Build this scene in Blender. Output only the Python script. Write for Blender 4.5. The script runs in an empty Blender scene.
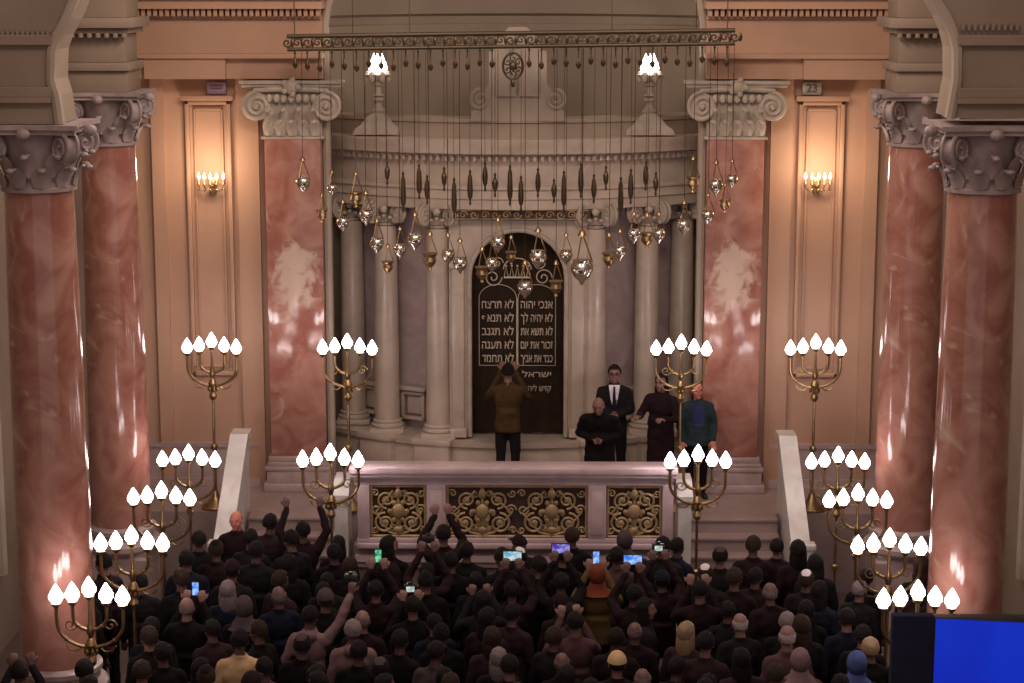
import bpy, bmesh, math, random
from mathutils import Vector, Matrix, noise
random.seed(7)
C = bpy.context.scene.collection
PI = math.pi
R = math.radians
# ------------------------------------------------------------------ camera
FPX = 2000.0
PITCH = R(10.5); YAW = R(0.77)
CAM = Vector((0.34, 0.0, 8.3))
cd = bpy.data.cameras.new('camera'); cam = bpy.data.objects.new('camera', cd); C.objects.link(cam)
cam.location = CAM; cam.rotation_euler = (R(90) - PITCH, 0, YAW)
cd.sensor_width = 36; cd.lens = 36 * FPX / 1024; cd.clip_end = 200
bpy.context.scene.camera = cam
ROT = cam.rotation_euler.to_matrix()

def at(px, py, Y):
    """point of the place seen at a photo position, at distance Y down the hall"""
    d = ROT @ Vector(((px - 512) / FPX, -(py - 341.5) / FPX, -1))
    return CAM + d * (Y / d.y)

def at_z(px, py, z):
    d = ROT @ Vector(((px - 512) / FPX, -(py - 341.5) / FPX, -1))
    return CAM + d * ((z - CAM.z) / d.z)

# ------------------------------------------------------------------ materials
def mat(name, col, rough=0.6, metal=0.0, col2=None, scale=4.0, detail=5, lo=0.35, hi=0.65, dist=0.0,
        emit=None, estr=0.0, bump=0.0, bscale=20.0, coat=0.0, stretch=None, spec=None):
    m = bpy.data.materials.new(name); m.use_nodes = True
    nt = m.node_tree; b = nt.nodes['Principled BSDF']
    b.inputs['Base Color'].default_value = (*col, 1)
    b.inputs['Roughness'].default_value = rough
    b.inputs['Metallic'].default_value = metal
    if spec is not None: b.inputs['Specular IOR Level'].default_value = spec
    if coat: b.inputs['Coat Weight'].default_value = coat; b.inputs['Coat Roughness'].default_value = 0.08
    tc = nt.nodes.new('ShaderNodeTexCoord')
    vec = tc.outputs['Object']
    if stretch:
        mp = nt.nodes.new('ShaderNodeMapping'); mp.inputs['Scale'].default_value = stretch
        nt.links.new(vec, mp.inputs['Vector']); vec = mp.outputs['Vector']
    if col2:
        n = nt.nodes.new('ShaderNodeTexNoise'); n.inputs['Scale'].default_value = scale
        n.inputs['Detail'].default_value = detail; n.inputs['Distortion'].default_value = dist
        r = nt.nodes.new('ShaderNodeValToRGB')
        r.color_ramp.elements[0].position = lo; r.color_ramp.elements[0].color = (*col, 1)
        r.color_ramp.elements[1].position = hi; r.color_ramp.elements[1].color = (*col2, 1)
        nt.links.new(vec, n.inputs['Vector']); nt.links.new(n.outputs['Fac'], r.inputs['Fac'])
        nt.links.new(r.outputs['Color'], b.inputs['Base Color'])
    if bump:
        n2 = nt.nodes.new('ShaderNodeTexNoise'); n2.inputs['Scale'].default_value = bscale
        bp = nt.nodes.new('ShaderNodeBump'); bp.inputs['Strength'].default_value = bump; bp.inputs['Distance'].default_value = 0.02
        nt.links.new(vec, n2.inputs['Vector']); nt.links.new(n2.outputs['Fac'], bp.inputs['Height'])
        nt.links.new(bp.outputs['Normal'], b.inputs['Normal'])
    if emit:
        b.inputs['Emission Color'].default_value = (*emit, 1); b.inputs['Emission Strength'].default_value = estr
    return m

M = {}
def marble_red(name, patch=None):
    """red breccia marble with pale veins; patch = local centre of a big cream inclusion"""
    m = mat(name, (0.29, 0.108, 0.080), rough=0.14, col2=(0.44, 0.225, 0.175), scale=2.2, detail=8, dist=1.2, coat=0.3)
    nt = m.node_tree; b = nt.nodes['Principled BSDF']
    ramp = [n for n in nt.nodes if n.type == 'VALTORGB'][0]
    tc = [n for n in nt.nodes if n.type == 'TEX_COORD'][0]
    v = nt.nodes.new('ShaderNodeTexNoise'); v.inputs['Scale'].default_value = 1.3; v.inputs['Detail'].default_value = 9
    v.inputs['Distortion'].default_value = 2.5
    nt.links.new(tc.outputs['Object'], v.inputs['Vector'])
    rr = nt.nodes.new('ShaderNodeValToRGB')
    rr.color_ramp.elements[0].position = 0.60; rr.color_ramp.elements[0].color = (0, 0, 0, 1)
    rr.color_ramp.elements[1].position = 0.72; rr.color_ramp.elements[1].color = (0.7, 0.7, 0.7, 1)
    nt.links.new(v.outputs['Fac'], rr.inputs['Fac'])
    fac = rr.outputs['Color']
    if patch:
        sub = nt.nodes.new('ShaderNodeVectorMath'); sub.operation = 'SUBTRACT'; sub.inputs[1].default_value = patch
        nt.links.new(tc.outputs['Object'], sub.inputs[0])
        sc = nt.nodes.new('ShaderNodeVectorMath'); sc.operation = 'MULTIPLY'; sc.inputs[1].default_value = (1 / .40, 0.0, 1 / .62)
        nt.links.new(sub.outputs[0], sc.inputs[0])
        ln = nt.nodes.new('ShaderNodeVectorMath'); ln.operation = 'LENGTH'; nt.links.new(sc.outputs[0], ln.inputs[0])
        nz = nt.nodes.new('ShaderNodeTexNoise'); nz.inputs['Scale'].default_value = 3.5; nz.inputs['Detail'].default_value = 6
        nz.inputs['Distortion'].default_value = 1.0
        nt.links.new(tc.outputs['Object'], nz.inputs['Vector'])
        ad = nt.nodes.new('ShaderNodeMath'); ad.operation = 'MULTIPLY_ADD'; ad.inputs[1].default_value = 2.6
        nt.links.new(nz.outputs['Fac'], ad.inputs[0])
        nt.links.new(ln.outputs['Value'], ad.inputs[2])
        r2 = nt.nodes.new('ShaderNodeValToRGB')
        r2.color_ramp.elements[0].position = 0.0; r2.color_ramp.elements[0].color = (1, 1, 1, 1)
        r2.color_ramp.elements[1].position = 1.0; r2.color_ramp.elements[1].color = (0, 0, 0, 1)
        mr = nt.nodes.new('ShaderNodeMapRange'); mr.inputs['From Min'].default_value = 1.75; mr.inputs['From Max'].default_value = 2.15
        nt.links.new(ad.outputs[0], mr.inputs['Value']); nt.links.new(mr.outputs[0], r2.inputs['Fac'])
        mx = nt.nodes.new('ShaderNodeMath'); mx.operation = 'MAXIMUM'
        nt.links.new(fac, mx.inputs[0]); nt.links.new(r2.outputs['Color'], mx.inputs[1]); fac = mx.outputs[0]
    mix = nt.nodes.new('ShaderNodeMix'); mix.data_type = 'RGBA'
    nt.links.new(fac, mix.inputs['Factor']); nt.links.new(ramp.outputs['Color'], mix.inputs['A'])
    mix.inputs['B'].default_value = (0.55, 0.40, 0.32, 1)
    nt.links.new(mix.outputs['Result'], b.inputs['Base Color'])
    return m

M['red'] = marble_red('red_marble')
M['red_patch'] = marble_red('red_marble_patched', (0, 0, 3.05))
M['stone'] = mat('grey_beige_stone', (0.30, 0.235, 0.185), 0.55, col2=(0.38, 0.30, 0.24), scale=1.5, bump=0.05)
M['stone_dk'] = mat('taupe_plaster', (0.21, 0.15, 0.11), 0.7, col2=(0.26, 0.19, 0.145), scale=1.2)
M['apse'] = mat('apse_plaster', (0.25, 0.19, 0.145), 0.7, col2=(0.30, 0.23, 0.175), scale=0.9)
M['cap'] = mat('carved_capital_stone', (0.36, 0.29, 0.235), 0.5, col2=(0.46, 0.38, 0.31), scale=6, bump=0.1)
M['cap_dk'] = mat('aisle_capital_stone', (0.25, 0.19, 0.185), 0.55, col2=(0.34, 0.26, 0.25), scale=6, bump=0.1)
M['peach'] = mat('peach_plaster', (0.41, 0.235, 0.155), 0.6, col2=(0.455, 0.27, 0.18), scale=1.1)
M['cream'] = mat('cream_marble', (0.52, 0.42, 0.34), 0.3, col2=(0.43, 0.34, 0.285), scale=2.5, detail=7, dist=1.0, coat=0.15)
M['mauve'] = mat('mauve_marble', (0.34, 0.25, 0.235), 0.3, col2=(0.46, 0.345, 0.34), scale=1.8, detail=7, dist=1.5, coat=0.1)
M['balu'] = mat('pale_rose_marble', (0.56, 0.42, 0.445), 0.3, col2=(0.46, 0.335, 0.36), scale=3.0, detail=7, dist=0.8, coat=0.15)
M['white'] = mat('white_marble', (0.62, 0.58, 0.56), 0.3, col2=(0.50, 0.46, 0.44), scale=3.0, detail=6, dist=0.8)
M['floor'] = mat('dark_floor_stone', (0.075, 0.05, 0.05), 0.35, col2=(0.11, 0.075, 0.07), scale=1.0)
M['step'] = mat('step_marble', (0.30, 0.215, 0.20), 0.4, col2=(0.24, 0.17, 0.16), scale=2)
M['brass'] = mat('aged_brass', (0.40, 0.27, 0.13), 0.32, 0.9, col2=(0.28, 0.19, 0.10), scale=8)
M['bronze'] = mat('dark_bronze', (0.10, 0.07, 0.045), 0.4, 0.8)
M['silver'] = mat('tarnished_silver', (0.62, 0.56, 0.48), 0.22, 0.95)
M['gold'] = mat('gilded_scrollwork', (0.42, 0.29, 0.15), 0.45, 0.3, col2=(0.30, 0.20, 0.11), scale=9)
M['gap'] = mat('dark_panel_back', (0.075, 0.042, 0.036), 0.8)
M['bulb'] = mat('lit_glass_bulb', (1, 1, 1), 0.3, emit=(1.0, 0.87, 0.88), estr=14.0)
M['bulb_far'] = mat('lit_torch_glass', (1, 1, 1), 0.3, emit=(1.0, 0.88, 0.85), estr=5.0)
M['bulb_warm'] = mat('lit_candle_bulb', (1, 0.9, 0.7), 0.3, emit=(1.0, 0.78, 0.50), estr=9.0)
M['curtain'] = mat('dark_brown_velvet', (0.040, 0.021, 0.010), 0.85, col2=(0.055, 0.03, 0.014), scale=5)
M['thread'] = mat('pale_gold_thread', (0.55, 0.44, 0.33), 0.5, 0.3)
M['plaque'] = mat('grey_plaque', (0.32, 0.29, 0.26), 0.5)
M['plaque_v'] = mat('violet_plaque', (0.26, 0.16, 0.25), 0.5)
M['ink'] = mat('dark_numeral', (0.09, 0.06, 0.045), 0.6)
M['hair_b'] = mat('near_black_hair', (0.006, 0.003, 0.003), 0.85, spec=.25, bump=.6, bscale=70)
M['hair_br'] = mat('brown_hair', (0.022, 0.010, 0.006), 0.8, spec=.25, bump=.6, bscale=70)
M['hair_g'] = mat('grey_hair', (0.15, 0.11, 0.115), 0.7, bump=.6, bscale=70)
M['hair_w'] = mat('white_hair', (0.36, 0.29, 0.29), 0.7, bump=.6, bscale=70)
M['hair_y'] = mat('blond_hair', (0.22, 0.14, 0.075), 0.6)
M['skin'] = mat('skin', (0.19, 0.095, 0.08), 0.6)
M['skin2'] = mat('tan_skin', (0.11, 0.052, 0.045), 0.6)
M['skin3'] = mat('ruddy_skin', (0.50, 0.17, 0.12), 0.5)
def cloth(n, c): M[n] = mat(n + '_cloth', c, 0.9, spec=.2, col2=tuple(x * 1.35 for x in c), scale=6, bump=0.15, bscale=9)
cloth('black', (0.0042, 0.0025, 0.0029)); cloth('maroon', (0.0118, 0.0038, 0.0055)); cloth('charcoal', (0.0076, 0.0063, 0.0067))
cloth('navy', (0.0050, 0.0059, 0.0147)); cloth('plum', (0.0210, 0.0092, 0.0126)); cloth('tan', (0.42, 0.27, 0.15))
cloth('oat', (0.15, 0.09, 0.095)); cloth('brown', (0.0450, 0.0240, 0.0080)); cloth('blue', (0.05, 0.07, 0.20))
cloth('orange', (0.13, 0.028, 0.014)); cloth('olive', (0.09, 0.055, 0.02)); cloth('teal', (0.018, 0.030, 0.034)); cloth('shirt', (0.55, 0.50, 0.52))
cloth('rose', (0.065, 0.03, 0.036)); cloth('grey', (0.05, 0.036, 0.040))
M['shoe'] = mat('black_shoe_leather', (0.012, 0.009, 0.009), 0.35)
M['device'] = mat('black_plastic', (0.012, 0.012, 0.013), 0.35)
M['eye'] = mat('dark_eye', (0.02, 0.012, 0.01), 0.2)
M['lip'] = mat('lip', (0.28, 0.10, 0.085), 0.5)
def screen_mat(n, c, s=1.0, c2=None):
    m = mat(n, (0.01, 0.01, 0.01), 0.25, emit=c, estr=s)
    if c2:
        nt = m.node_tree; b = nt.nodes['Principled BSDF']; tc = nt.nodes.new('ShaderNodeTexCoord')
        nz = nt.nodes.new('ShaderNodeTexNoise'); nz.inputs['Scale'].default_value = 14 if n != 'screen_wall' else 0.9
        rp = nt.nodes.new('ShaderNodeValToRGB'); rp.color_ramp.elements[0].position = .42; rp.color_ramp.elements[1].position = .6
        rp.color_ramp.elements[0].color = (*c, 1); rp.color_ramp.elements[1].color = (*c2, 1)
        nt.links.new(tc.outputs['Object'], nz.inputs['Vector']); nt.links.new(nz.outputs['Fac'], rp.inputs['Fac'])
        nt.links.new(rp.outputs['Color'], b.inputs['Emission Color'])
    M[n] = m
screen_mat('scr_blue', (0.03, 0.18, 0.75), 1.0, (0.35, 0.55, 0.9)); screen_mat('scr_teal', (0.0, 0.13, 0.07), 1.2, (0.15, 0.55, 0.3))
screen_mat('scr_pale', (0.10, 0.32, 0.42), 1.1, (0.5, 0.6, 0.65)); screen_mat('scr_violet', (0.08, 0.03, 0.30), 1.0, (0.3, 0.3, 0.7))
screen_mat('scr_white', (0.75, 0.8, 0.8), 1.0, (0.3, 0.4, 0.35)); screen_mat('scr_orange', (0.5, 0.10, 0.03), 0.8)
screen_mat('screen_wall', (0.0, 0.012, 0.36), 1.0, (0.0, 0.022, 0.43))

# ------------------------------------------------------------------ mesh helpers
def new(): return bmesh.new()
def finish(name, bm, m, parent=None, smooth=True, loc=None, ang=35):
    me = bpy.data.meshes.new(name)
    bmesh.ops.recalc_face_normals(bm, faces=bm.faces)
    bm.to_mesh(me); bm.free()
    if smooth:
        for p in me.polygons: p.use_smooth = True
        me.set_sharp_from_angle(angle=R(ang))
    mm = m if isinstance(m, (list, tuple)) else [m]
    for q in mm: me.materials.append(M[q] if isinstance(q, str) else q)
    o = bpy.data.objects.new(name, me); C.objects.link(o)
    if parent: o.parent = parent
    if loc is not None: o.location = loc
    return o
def thing(name, label, cat, loc=(0, 0, 0), rz=0, group=None):
    o = bpy.data.objects.new(name, None); C.objects.link(o); o.empty_display_size = .1
    o.location = loc; o.rotation_euler = (0, 0, rz); o['label'] = label; o['category'] = cat
    if group: o['group'] = group
    return o
def tag(o, label, cat, group=None, kind=None):
    o['label'] = label; o['category'] = cat
    if group: o['group'] = group
    if kind: o['kind'] = kind
    return o
def struct(o): o['kind'] = 'structure'; return o
KIDS = {}
def copy_tree(o, parent=None):
    c = o.copy(); C.objects.link(c)
    if parent: c.parent = parent
    for ch in list(o.children): copy_tree(ch, c)
    return c
def box(bm, x0, x1, y0, y1, z0, z1, bev=0.0):
    r = bmesh.ops.create_cube(bm, size=1.0)
    vs = r['verts']
    for v in vs:
        v.co = Vector(((x0 + x1) / 2 + v.co.x * (x1 - x0), (y0 + y1) / 2 + v.co.y * (y1 - y0), (z0 + z1) / 2 + v.co.z * (z1 - z0)))
    if bev:
        es = list({e for v in vs for e in v.link_edges})
        bmesh.ops.bevel(bm, geom=es, offset=bev, segments=2, affect='EDGES', profile=.5)
def lathe(bm, prof, seg=24, cx=0, cy=0, a0=0, a1=2 * PI):
    full = abs(a1 - a0 - 2 * PI) < 1e-6
    n = seg if full else seg + 1
    rings = []
    for r, z in prof:
        if r < 1e-5 and full: rings.append([bm.verts.new((cx, cy, z))])
        else: rings.append([bm.verts.new((cx + r * math.cos(a0 + (a1 - a0) * i / seg), cy + r * math.sin(a0 + (a1 - a0) * i / seg), z)) for i in range(n)])
    for a, b in zip(rings, rings[1:]):
        for i in range(seg):
            j = (i + 1) % n
            if len(a) == 1 and len(b) == 1: continue
            if len(a) == 1: bm.faces.new((a[0], b[j], b[i]))
            elif len(b) == 1: bm.faces.new((a[i], a[j], b[0]))
            else: bm.faces.new((a[i], a[j], b[j], b[i]))
    if full:
        for rg in (rings[0], rings[-1]):
            if len(rg) > 2:
                try: bm.faces.new(rg)
                except ValueError: pass
def tube(bm, pts, r, seg=6, r1=None):
    pts = [Vector(p) for p in pts]; n = len(pts); rings = []
    up = Vector((0, 0, 1)); prev = None
    for i, p in enumerate(pts):
        t = (pts[min(i + 1, n - 1)] - pts[max(i - 1, 0)])
        if t.length < 1e-9: t = Vector((0, 0, 1))
        t.normalize()
        if prev is None:
            a = t.cross(up)
            if a.length < 1e-3: a = t.cross(Vector((1, 0, 0)))
        else:
            a = prev - t * prev.dot(t)
            if a.length < 1e-4: a = t.cross(up)
        a.normalize(); prev = a; b = t.cross(a)
        rr = r if r1 is None else r + (r1 - r) * i / (n - 1)
        rings.append([bm.verts.new(p + (a * math.cos(2 * PI * k / seg) + b * math.sin(2 * PI * k / seg)) * rr) for k in range(seg)])
    for a, b in zip(rings, rings[1:]):
        for k in range(seg):
            bm.faces.new((a[k], a[(k + 1) % seg], b[(k + 1) % seg], b[k]))
    bm.faces.new(rings[0]); bm.faces.new(rings[-1])
def ball(bm, c, r, u=12, v=8, rot=None):
    if not isinstance(r, (tuple, list)): r = (r, r, r)
    m = Matrix.Translation(Vector(c)) @ (rot or Matrix()) @ Matrix.Diagonal((*r, 1))
    return bmesh.ops.create_uvsphere(bm, u_segments=u, v_segments=v, radius=1, matrix=m)['verts']
def cap(bm, p0, r0, p1, r1, seg=12):
    """tapered capsule"""
    p0 = Vector(p0); p1 = Vector(p1); d = p1 - p0; L = d.length
    q = d.to_track_quat('Z', 'Y').to_matrix().to_4x4()
    prof = [(0, -r0)] + [(r0 * math.cos(a), r0 * math.sin(a)) for a in (-PI / 3, -PI / 6, 0)] + \
           [(r1 * math.cos(a), L + r1 * math.sin(a)) for a in (0, PI / 6, PI / 3)] + [(0, L + r1)]
    tmp = bmesh.new(); lathe(tmp, prof, seg); tmp.transform(Matrix.Translation(p0) @ q)
    me = bpy.data.meshes.new('t'); tmp.to_mesh(me); tmp.free(); bm.from_mesh(me); bpy.data.meshes.remove(me)
def prism(bm, poly, y0, y1):
    """polygon in x,z extruded along y"""
    a = [bm.verts.new((x, y0, z)) for x, z in poly]; b = [bm.verts.new((x, y1, z)) for x, z in poly]
    bm.faces.new(a); bm.faces.new(list(reversed(b)))
    n = len(poly)
    for i in range(n): bm.faces.new((a[i], b[i], b[(i + 1) % n], a[(i + 1) % n]))
def spiral(cx, cz, r, turns, y, a0=0.0, dr=1, n=26, rmin=0.12):
    return [(cx + (r * (1 - (1 - rmin) * i / n)) * math.cos(a0 + dr * 2 * PI * turns * i / n), y,
             cz + (r * (1 - (1 - rmin) * i / n)) * math.sin(a0 + dr * 2 * PI * turns * i / n)) for i in range(n + 1)]

# ------------------------------------------------------------------ setting
bm = new(); box(bm, -9, 9, 4, 33, -0.2, 0); struct(finish('floor', bm, 'floor'))
PZ = 1.1      # height of the raised platform
bm = new()
box(bm, -2.0, 2.05, 24.52, 34, 0, PZ)
box(bm, -8.9, -2.0, 26.15, 34, 0, PZ); box(bm, 2.05, 8.9, 26.15, 34, 0, PZ)
struct(finish('platform', bm, 'step'))
bm = new()
for z0, z1, d in ((0.0, 0.18, .10), (0.18, 0.24, .06), (0.84, 0.92, .05), (0.92, 1.0, .09)):
    box(bm, -1.98, 2.03, 24.52 - d, 24.52, z0, z1)
struct(finish('trim_1', bm, 'balu'))
# back wall left and right of the apse
for s in (-1, 1):
    nm = 'left' if s < 0 else 'right'
    bm = new(); x0, x1 = sorted((s * 9, s * 5.35)); box(bm, x0, x1, 27.6, 28.1, PZ, 11); struct(finish('wall_back_aisle_' + nm, bm, 'stone_dk'))
    bm = new(); x0, x1 = sorted((s * 5.35, s * 2.60)); box(bm, x0, x1, 27.6, 28.1, PZ, 11)
    for a, b_ in ((5.0, 4.82), (3.82, 3.52)):           # flat pale pilaster strips
        p0, p1 = sorted((s * a, s * b_)); box(bm, p0, p1, 27.52, 27.6, PZ, 6.86)
    struct(finish('wall_back_' + nm, bm, 'peach'))
    # side wall of the aisle
    bm = new(); x0, x1 = sorted((s * 6.3, s * 6.8)); box(bm, x0, x1, 10, 27.6, 0, 11)
    struct(finish('wall_' + nm, bm, 'stone_dk'))
    # aisle wall mouldings: arched gallery relief
    for k, D in enumerate((22.0, 16.2)):
        bm = new()
        pts = [(s * 6.28, D - 1.6, 1.0)] + [(s * 6.28, D - 1.6 * math.cos(PI * i / 14), 4.6 + 1.6 * math.sin(PI * i / 14)) for i in range(15)] + [(s * 6.28, D + 1.6, 1.0)]
        tube(bm, pts, 0.10, 8)
        struct(finish('trim_aisle_arch_%s' % nm, bm, 'stone'))
    # entablature over the peach bay
    bm = new()
    def bb(xa, xb, ya, yb, za, zb, bv=0): 
        p, q = sorted((s * xa, s * xb)); box(bm, p, q, ya, yb, za, zb, bv)
    bb(5.35, 2.60, 27.28, 27.6, 6.86, 7.14); bb(5.0, 3.9, 27.18, 27.3, 6.86, 7.14)
    bb(5.4, 2.58, 27.12, 27.6, 7.14, 7.20)
    bb(5.35, 2.60, 27.34, 27.6, 7.20, 7.66)
    bb(5.35, 2.60, 27.28, 27.6, 7.66, 7.70); bb(5.4, 2.56, 27.05, 27.6, 7.80, 7.92); bb(5.42, 2.54, 26.98, 27.6, 7.92, 8.02)
    for i in range(34): bb(5.33 - i * .081, 5.28 - i * .081, 27.14, 27.6, 7.70, 7.80)
    bb(5.35, 2.60, 27.3, 27.6, 8.02, 9.2)
    struct(finish('trim_entablature_' + nm, bm, 'peach', smooth=False))
    # jamb moulding of the apse arch
    bm = new(); 
    pts = [(s * 2.58, 27.5, z) for z in (1.1, 3, 5, 7.0, 7.6)] + [(s * (2.58 - .05 * k * k), 27.5, 7.6 + .28 * k) for k in (1, 2, 3, 4)]
    tube(bm, pts, .06, 8); struct(finish('trim_apse_arch_' + nm, bm, 'stone'))
    # framed niche panel on the peach wall
    X0, X1 = sorted((s * 4.53, s * 3.90))
    bm = new(); za, zb = 2.7, 6.55
    for (a, b_, c, d) in ((X0, X0 + .06, za, zb), (X1 - .06, X1, za, zb), (X0, X1, zb - .06, zb), (X0, X1, za, za + .06)): box(bm, a, b_, 27.52, 27.6, c, d, .012)
    for (a, b_, c, d) in ((X0 + .11, X0 + .14, za + .11, zb - .11), (X1 - .14, X1 - .11, za + .11, zb - .11), (X0 + .11, X1 - .11, zb - .14, zb - .11), (X0 + .11, X1 - .11, za + .11, za + .14)): box(bm, a, b_, 27.56, 27.6, c, d, .008)
    box(bm, X0 - .05, X1 + .05, 27.46, 27.6, zb + .0, zb + .07, .01)
    struct(finish('trim_panel_' + nm, bm, 'peach'))
    bm = new()
    for zz, dd, cc in ((PZ, .1, .12), (PZ + .12, .06, .45), (PZ + .57, .09, .06)): 
        p, q = sorted((s * 5.35, s * 3.6)); box(bm, p, q, 27.6 - dd, 27.6, zz, zz + cc)
    struct(finish('baseboard_' + nm, bm, 'mauve', smooth=False))

# apse wall behind the ark with half dome
bm = new()
prof = [(3.0, PZ), (3.0, 7.5), (3.08, 7.5), (3.08, 7.62), (2.98, 7.66)] + [(2.98 * math.cos(a), 7.66 + 2.98 * math.sin(a)) for a in [PI / 2 * k / 10 for k in range(1, 10)]]
lathe(bm, prof, 40, 0, 28.1, 0, PI)
struct(finish('wall_apse', bm, 'apse'))
bm = new()
for r, z0, z1 in ((2.9, 5.9, 6.0), (2.84, 6.0, 6.08)): lathe(bm, [(3.0, z0), (r, z0), (r, z1), (3.0, z1)], 40, 0, 28.1, 0, PI)
struct(finish('trim_apse', bm, 'stone'))
# wall above the apse mouth
bm = new()
pl = [(2.60, 8.0)] + [(2.60 * math.cos(a), 8.0 + 2.60 * math.sin(a)) for a in [PI * k / 20 for k in range(1, 20)]] + [(-2.60, 8.0), (-2.60, 11.6), (2.60, 11.6)]
prism(bm, pl, 27.6, 28.1); struct(finish('wall_back_arch', bm, 'apse'))

# ------------------------------------------------------------------ columns
def leaf(bm, ang, r, z, h, w, out):
    """one acanthus leaf curling outwards"""
    c, s = math.cos(ang), math.sin(ang); n = 7; L = []
    for i in range(n):
        t = i / (n - 1)
        rr = r + .02 + out * 1.15 * (t ** 2.0); zz = z + h * (t if t < .85 else .85 - (t - .85) * .8)
        ww = w * (0.75 + .5 * math.sin(PI * min(t * 1.1, 1)) * .8) * (1 - .55 * max(0, t - .6) / .4)
        L.append([bm.verts.new(((rr + (.0 if k else .025)) * c - k * ww * s, (rr + (.0 if k else .025)) * s + k * ww * c, zz)) for k in (-1, 0, 1)])
    for a, b in zip(L, L[1:]):
        for k in (0, 1): bm.faces.new((a[k], a[k + 1], b[k + 1], b[k]))
    q = L[-1][1].co; ball(bm, (q.x, q.y, q.z), (w * .55, w * .55, .03), 8, 6)
def volute(bm, ctr, ang, r, th):
    """spiral scroll in a vertical plane through direction ang"""
    c, s = math.cos(ang), math.sin(ang)
    for off in (-th / 2, th / 2):
        pts = [(ctr[0] + p[0] * c - off * s, ctr[1] + p[0] * s + off * c, ctr[2] + p[2]) for p in spiral(0, 0, r, 2.1, 0, PI / 2, -1, 34, .1)]
        tube(bm, pts, r * .13, 6)
    tmp = [(ctr[0] - q * s * th / 2, ctr[1] + q * c * th / 2, ctr[2]) for q in (-1, 1)]
    tube(bm, tmp, r * .86, 16)
def round_capital(rt, h, W):
    bm = new()
    lathe(bm, [(rt, 0), (rt + .03, .015), (rt + .03, .05), (rt, .065), (rt - .02, .3 * h), (rt - .01, .6 * h), (rt + .04, .84 * h), (rt + .1, .86 * h)], 28)
    for k in range(10): leaf(bm, 2 * PI * k / 10, rt, .06, .36 * h, .085, .10)
    for k in range(10): leaf(bm, 2 * PI * (k + .5) / 10, rt, .24 * h, .42 * h, .075, .12)
    for k in range(4):
        a = PI / 4 + k * PI / 2
        volute(bm, ((rt + .17) * math.cos(a), (rt + .17) * math.sin(a), .66 * h), a, .165, .11)
    for k in range(4):
        a = k * PI / 2; ball(bm, ((rt + .19) * math.cos(a), (rt + .19) * math.sin(a), .88 * h), (.07, .07, .06), 8, 6)
    n = 8; P = []
    for k in range(4):                      # concave-sided abacus
        a0 = PI / 4 + k * PI / 2; a1 = a0 + PI / 2
        p0 = Vector((math.cos(a0), math.sin(a0))) * W * .70; p1 = Vector((math.cos(a1), math.sin(a1))) * W * .70
        for i in range(n):
            t = i / n; p = p0.lerp(p1, t); p *= 1 - .16 * math.sin(PI * t); P.append(p)
    for z0, z1, sc in ((.86 * h, .93 * h, .93), (.93 * h, h, 1.0)):
        a = [bm.verts.new((p.x * sc, p.y * sc, z0)) for p in P]; b = [bm.verts.new((p.x * sc, p.y * sc, z1)) for p in P]
        bm.faces.new(a); bm.faces.new(b)
        for i in range(len(P)): bm.faces.new((a[i], a[(i + 1) % len(P)], b[(i + 1) % len(P)], b[i]))
    return bm
def pilaster_capital(w, h, W):
    """front at y=0 going back to y=.3"""
    bm = new()
    box(bm, -w / 2, w / 2, .02, .21, 0, .86 * h)
    box(bm, -w / 2 - .03, w / 2 + .03, -.02, .21, 0, .04, .01)
    for row, (z, n, hh) in enumerate(((.05, 5, .34 * h), (.22 * h, 4, .40 * h))):
        for k in range(n):
            x = -w / 2 + w * (k + .5) / n
            sub = new(); leaf(sub, -PI / 2, 0, z, hh, .07, .12); sub.transform(Matrix.Translation((x, 0.01, 0)))
            me = bpy.data.meshes.new('t'); sub.to_mesh(me); sub.free(); bm.from_mesh(me); bpy.data.meshes.remove(me)
    for s in (-1, 1):
        cx = s * (W / 2 - .24); cz = .56 * h
        tube(bm, [(cx, -.06, cz), (cx, .20, cz)], .19, 20)
        tube(bm, spiral(cx, cz, .205, 2.4, -.07, PI / 2, -s, 44, .08), .028, 6)
        ball(bm, (cx, -.1, cz), .04, 8, 6)
    tube(bm, [(x, -.05, .83 * h + .02 * math.cos(x * 3)) for x in [(-W / 2 + .2) + (W - .4) * i / 10 for i in range(11)]], .035, 6)
    for k in range(7): ball(bm, (-.3 + k * .1, -.07, .70 * h), (.045, .03, .06), 8, 6)
    ball(bm, (0, -.1, .9 * h), (.1, .06, .1), 10, 8)
    for k in range(5): ball(bm, (.1 * math.cos(k * 1.256), -.13, .9 * h + .1 * math.sin(k * 1.256)), .04, 6, 5)
    box(bm, -W / 2 + .03, W / 2 - .03, -.06, .21, .88 * h, .94 * h, .01); box(bm, -W / 2, W / 2, -.1, .21, .94 * h, h, .012)
    return bm
ORD = [None, 'nearest the camera', 'farther from the camera']
capm = None
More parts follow.
